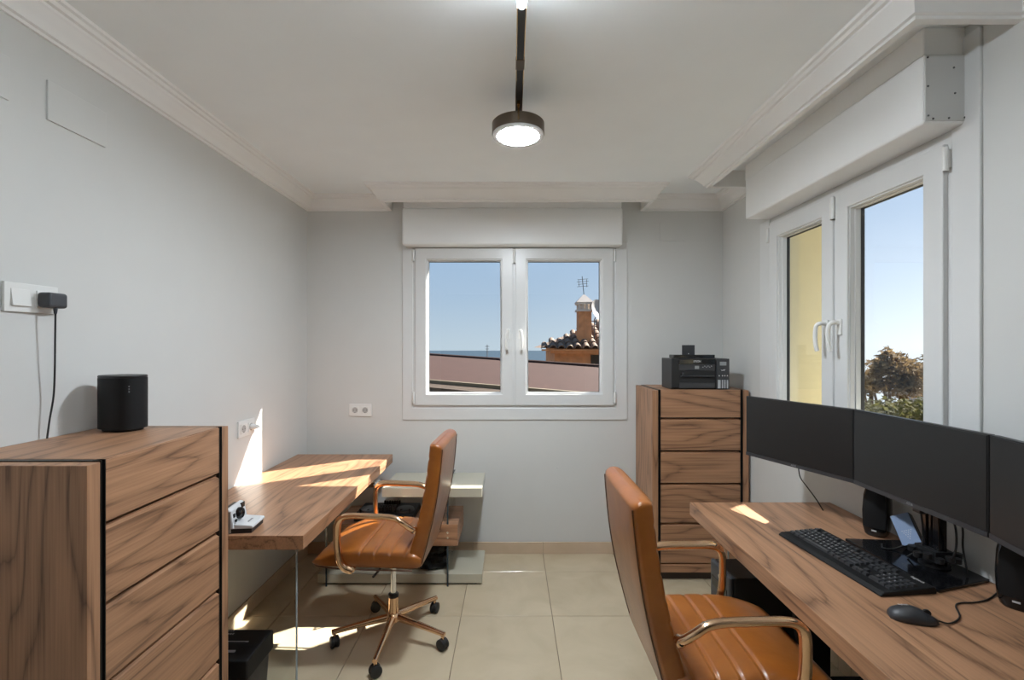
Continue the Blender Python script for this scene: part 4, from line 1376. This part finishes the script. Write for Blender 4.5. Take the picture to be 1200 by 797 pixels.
# brick house with a clay tile roof
hs = thing('brick_house', 'orange brick house with a clay tile roof and chimney outside the back window', 'house', (3.2, 16.5, -4.0))
og = hs.location.copy()
EX, EY, EZ, SL = 0.95, 15.0, 1.40, 0.40
obj('house_wall', MB().box(1.42, 7.0, 15.45, 19.5, -4.0, 1.40), M['brickwall'], hs, org=og)
wn_ = obj('house_window', MB().box(2.62, 3.3, 15.42, 15.46, 0.55, 1.17), M['dark_open'], hs, org=og)
obj('eave_board', MB().box(EX + 0.02, 7.4, 15.0, 15.3, 1.31, 1.36).box(EX + 0.3, 7.2, 15.12, 15.45, 1.22, 1.31), M['brickwall'], hs, org=og)
rf = MB().add([(EX, EY, EZ), (7.4, EY, EZ), (7.4, EY + 2.6, EZ + 2.6 * SL), (EX + 2.6, EY + 2.6, EZ + 2.6 * SL), (EX, EY + 5.2, EZ)],
              [(0, 1, 2, 3), (0, 3, 4)])
obj('roof_deck', rf, M['rooftile'], hs, org=og)
tl0 = None
pitch = 0.27
for i in range(15):
    x = EX + 0.10 + pitch * i
    for j in range(7):
        y = EY - 0.06 + 0.36 * j
        if y + 0.1 > EY + (x - EX) + 0.06 or y > EY + 2.4:
            break
        if tl0 is None:
            mb_ = MB()
            vs, fs = [], []
            for q_, (yy, r_) in enumerate(((0.0, 0.115), (0.42, 0.095))):
                for k in range(9):
                    a = math.pi * k / 8
                    vs.append((r_ * math.cos(a), yy, r_ * math.sin(a)))
                for k in range(9):
                    a = math.pi * (8 - k) / 8
                    vs.append(((r_ - 0.02) * math.cos(a), yy, (r_ - 0.02) * math.sin(a)))
            for k in range(18):
                k2 = (k + 1) % 18
                fs.append((k, k2, 18 + k2, 18 + k))
            for k in range(8):
                fs.append((k, k + 1, 16 - k, 17 - k)); fs.append((18 + k, 17 + 18 - k, 16 + 18 - k, 18 + k + 1))
            mb_.add(vs, fs)
            tl0 = obj('roof_tile', mb_, M['rooftile'], hs, smooth=50)
            o = tl0
        else:
            o = tl0.copy(); COL.objects.link(o)
        o.location = Vector((x, y, EZ + (y - EY) * SL + 0.01 * rnd.random())) - og
        o.rotation_euler = (math.atan(SL) - R(2), 0, R(rnd.uniform(-2, 2)))
# chimney, built into the house
CX, CY, CW = 2.435, 15.75, 0.22
ck = obj('chimney', MB().box(CX - CW, CX + CW, CY - CW, CY + CW, 1.45, 2.62).box(CX - CW - 0.05, CX + CW, CY - CW - 0.03, CY + CW, 1.40, 1.98), M['brickwall'], hs, org=og)
cc = MB().box(CX - CW - 0.05, CX + CW + 0.05, CY - CW - 0.05, CY + CW + 0.05, 2.62, 2.69)
for k in range(4):
    x = CX - CW + (2 * CW - 0.06) * k / 3
    cc.box(x, x + 0.06, CY - CW, CY - CW + 0.06, 2.69, 2.86).box(x, x + 0.06, CY + CW - 0.06, CY + CW, 2.69, 2.86)
cc.box(CX - CW - 0.05, CX + CW + 0.05, CY - CW - 0.05, CY + CW + 0.05, 2.86, 2.93)
obj('chimney_vent', cc, M['render_white'], ck, org=og)
cap = MB().loft([[(CX - 0.29, CY - 0.29, 2.93), (CX + 0.29, CY - 0.29, 2.93), (CX + 0.29, CY + 0.29, 2.93), (CX - 0.29, CY + 0.29, 2.93)],
                 [(CX - 0.03, CY - 0.03, 3.20), (CX + 0.03, CY - 0.03, 3.20), (CX + 0.03, CY + 0.03, 3.20), (CX - 0.03, CY + 0.03, 3.20)]])
obj('chimney_cap', cap, M['render_white'], ck, org=og)

an = thing('tv_antenna', 'thin television antenna on top of the brick chimney', 'antenna', (CX, CY, 3.20))
obj('mast', MB().tube([(0, 0, 0.0), (-0.06, 0, 0.62)], 0.013, 6), M['aerial'], an)
for k, (zz, ln) in enumerate(((0.52, 0.18), (0.44, 0.20), (0.36, 0.16), (0.28, 0.19))):
    obj('element', MB().tube([(-ln - 0.04, 0, zz - 0.01), (ln - 0.04, 0, zz + 0.02)], 0.008, 5), M['aerial'], an)
obj('boom', MB().tube([(-0.16, 0, 0.28), (-0.18, 0, 0.52)], 0.008, 5).tube([(0.10, 0, 0.26), (0.09, 0, 0.54)], 0.008, 5), M['aerial'], an)
ds = thing('satellite_dish', 'grey satellite dish beside the brick chimney', 'satellite dish', (2.82, 15.55, 2.05))
dm = MB().lathe([(0.0, 0.06), (0.14, 0.045), (0.26, 0.01), (0.36, -0.04), (0.36, -0.03), (0.26, 0.025), (0.14, 0.06), (0.0, 0.075)], (0, 0, 0), 28, 'Y')
obj('reflector', dm.xform(Matrix.Translation((0.06, 0, 0.62)) @ Matrix.Rotation(R(40), 4, 'Z') @ Matrix.Rotation(R(-15), 4, 'X')), M['dish'], ds, smooth=50)
obj('mount', MB().tube([(-0.05, 0.1, -0.50), (-0.05, 0.1, 0.30), (0.06, 0.05, 0.50)], 0.02, 6).tube([(-0.2, 0.1, 0.25), (0.02, 0.08, 0.25)], 0.015, 6), M['aerial'], ds)
am_ = thing('radio_mast', 'tiny radio mast far off before the sea in the left pane', 'mast', at(571, 420, 60))
k_ = 60 / F
obj('pole', MB().tube([(0, 0, 0), (0, 0, 16 * k_)], 0.05, 5), M['aerial'], am_)
for zz, ln in ((14, 2.5), (11, 2.0), (8, 1.5)):
    obj('arm', MB().tube([(-ln * k_, 0, zz * k_), (ln * k_, 0, zz * k_)], 0.035, 5), M['aerial'], am_)


# trees outside the right window
def tree(label, name, cat, base, top_z, blobs, mat, nleaf, size, seed, group=None):
    rr = random.Random(seed)
    t = thing(name, label, cat, base, 0, group)
    b0 = Vector(base)
    trunk = MB()
    hz = top_z - b0.z
    trunk.tube(smooth_path([(0, 0, 0), (0.10, 0.05, hz * 0.3), (0.02, -0.05, hz * 0.6), (0.08, 0, hz * 0.85)], 4), [0.13 - 0.008 * k for k in range(13)], 8)
    for k in range(8):
        a = rr.uniform(0, 6.28); c = rr.choice(blobs)[0]
        e_ = Vector(c) - b0
        s_ = Vector((0.05, 0, hz * rr.uniform(0.4, 0.7)))
        trunk.tube(smooth_path([s_, s_.lerp(e_, 0.5) + Vector((0, 0, 0.12)), e_], 4), [0.05 - 0.004 * q for q in range(9)], 6)
    obj('trunk', trunk, M['bark'], t, smooth=60)
    vs, fs = [], []
    vol = [r[0] * r[1] * r[2] for _, r in blobs]
    tot = sum(vol)
    for (c, r), v in zip(blobs, vol):
        for _ in range(int(nleaf * v / tot)):
            d = Vector((rr.gauss(0, 1), rr.gauss(0, 1), rr.gauss(0, 1))).normalized()
            k = rr.random() ** 0.45
            lump = 1 + 0.35 * mnoise.noise(d * 2.5 + Vector(c))
            p = Vector(c) - b0 + Vector((d.x * r[0], d.y * r[1], d.z * r[2])) * k * lump
            u = Vector((rr.gauss(0, 1), rr.gauss(0, 1), rr.gauss(0, 1))).normalized()
            w = u.orthogonal().normalized()
            s_ = size * rr.uniform(0.6, 1.3)
            o = len(vs)
            vs += [p - u * s_, p + w * s_ * 0.45, p + u * s_, p - w * s_ * 0.45]
            fs.append((o, o + 1, o + 2, o + 3))
    me = bpy.data.meshes.new('foliage')
    me.from_pydata([tuple(v) for v in vs], [], fs)
    me.materials.append(mat)
    f = bpy.data.objects.new('foliage', me)
    COL.objects.link(f); f.parent = t
    f['kind'] = 'stuff'
    return t


def blob(px, py, Y, rx, rz):
    return (tuple(at(px, py, Y)), (rx * Y / F, rx * Y / F * 0.9, rz * Y / F))


def ground(p, z=-4.0):
    return (p[0], p[1], z)


c = at(1045, 440, 10)
tree('olive brown tree with an open crown outside the right window', 'olive_tree', 'tree', ground(c), c.z + 0.2,
     [blob(1030, 432, 10, 13, 15), blob(1048, 428, 10, 22, 17), blob(1066, 436, 10, 18, 16), blob(1058, 452, 10, 26, 15), blob(1022, 448, 10, 12, 12), blob(1040, 412, 10, 8, 7)],
     M['leaf_olive'], 3000, 0.07, 3)
c = at(1050, 490, 7.5)
tree('broad green bush in front of the olive tree, lowest in the right window', 'hedge_bush', 'bush', ground(c), c.z,
     [blob(1020, 492, 7.5, 36, 24), blob(1060, 490, 7.5, 40, 22), blob(1098, 492, 7.5, 36, 26), blob(1140, 492, 7.5, 40, 28), blob(985, 496, 7.6, 34, 26)],
     M['leaf_green'], 9000, 0.05, 4)
c = at(1090, 432, 16)
tree('dark feathery pine at the right edge of the right window', 'pine_tree', 'tree', ground(c), c.z + 0.3,
     [blob(1092, 428, 16, 13, 16), blob(1106, 436, 16, 16, 20), blob(1078, 440, 16, 9, 10), blob(1130, 432, 16, 18, 24)], M['leaf_dark'], 1300, 0.10, 5)
c = at(1020, 445, 18)
tree('dark low tree left of the olive tree in the right window', 'pine_tree', 'tree', ground(c), c.z,
     [blob(1018, 440, 18, 7, 6), blob(1022, 450, 18, 12, 9), blob(1012, 455, 18, 14, 10)], M['leaf_dark'], 800, 0.10, 6)
for px, w_, lab in ((1071, 9, 'small white house half hidden among the trees'), (1088, 12, 'white house at the edge of the right window beyond the trees')):
    p = at(px, 462, 26)
    hh = thing('distant_house', lab, 'house', (p.x, p.y, -4.2), 0)
    ww = w_ * 26 / F
    zt = p.z + 0.25 + 4.2
    obj('house_wall', MB().box(-ww / 2, ww / 2, -0.5, 0.8, 0, zt), plain('white_house_wall', (0.42, 0.41, 0.40), 0.8), hh)
    obj('house_window', MB().box(-0.06, 0.06, -0.51, -0.49, zt - 0.35, zt - 0.18), M['dark_open'], hh)
    obj('roof', MB().prism([(-ww / 2 - 0.1, zt), (ww / 2 + 0.1, zt), (0, zt + 0.16)], 'Y', -0.6, 0.9), M['rooftile'], hh)
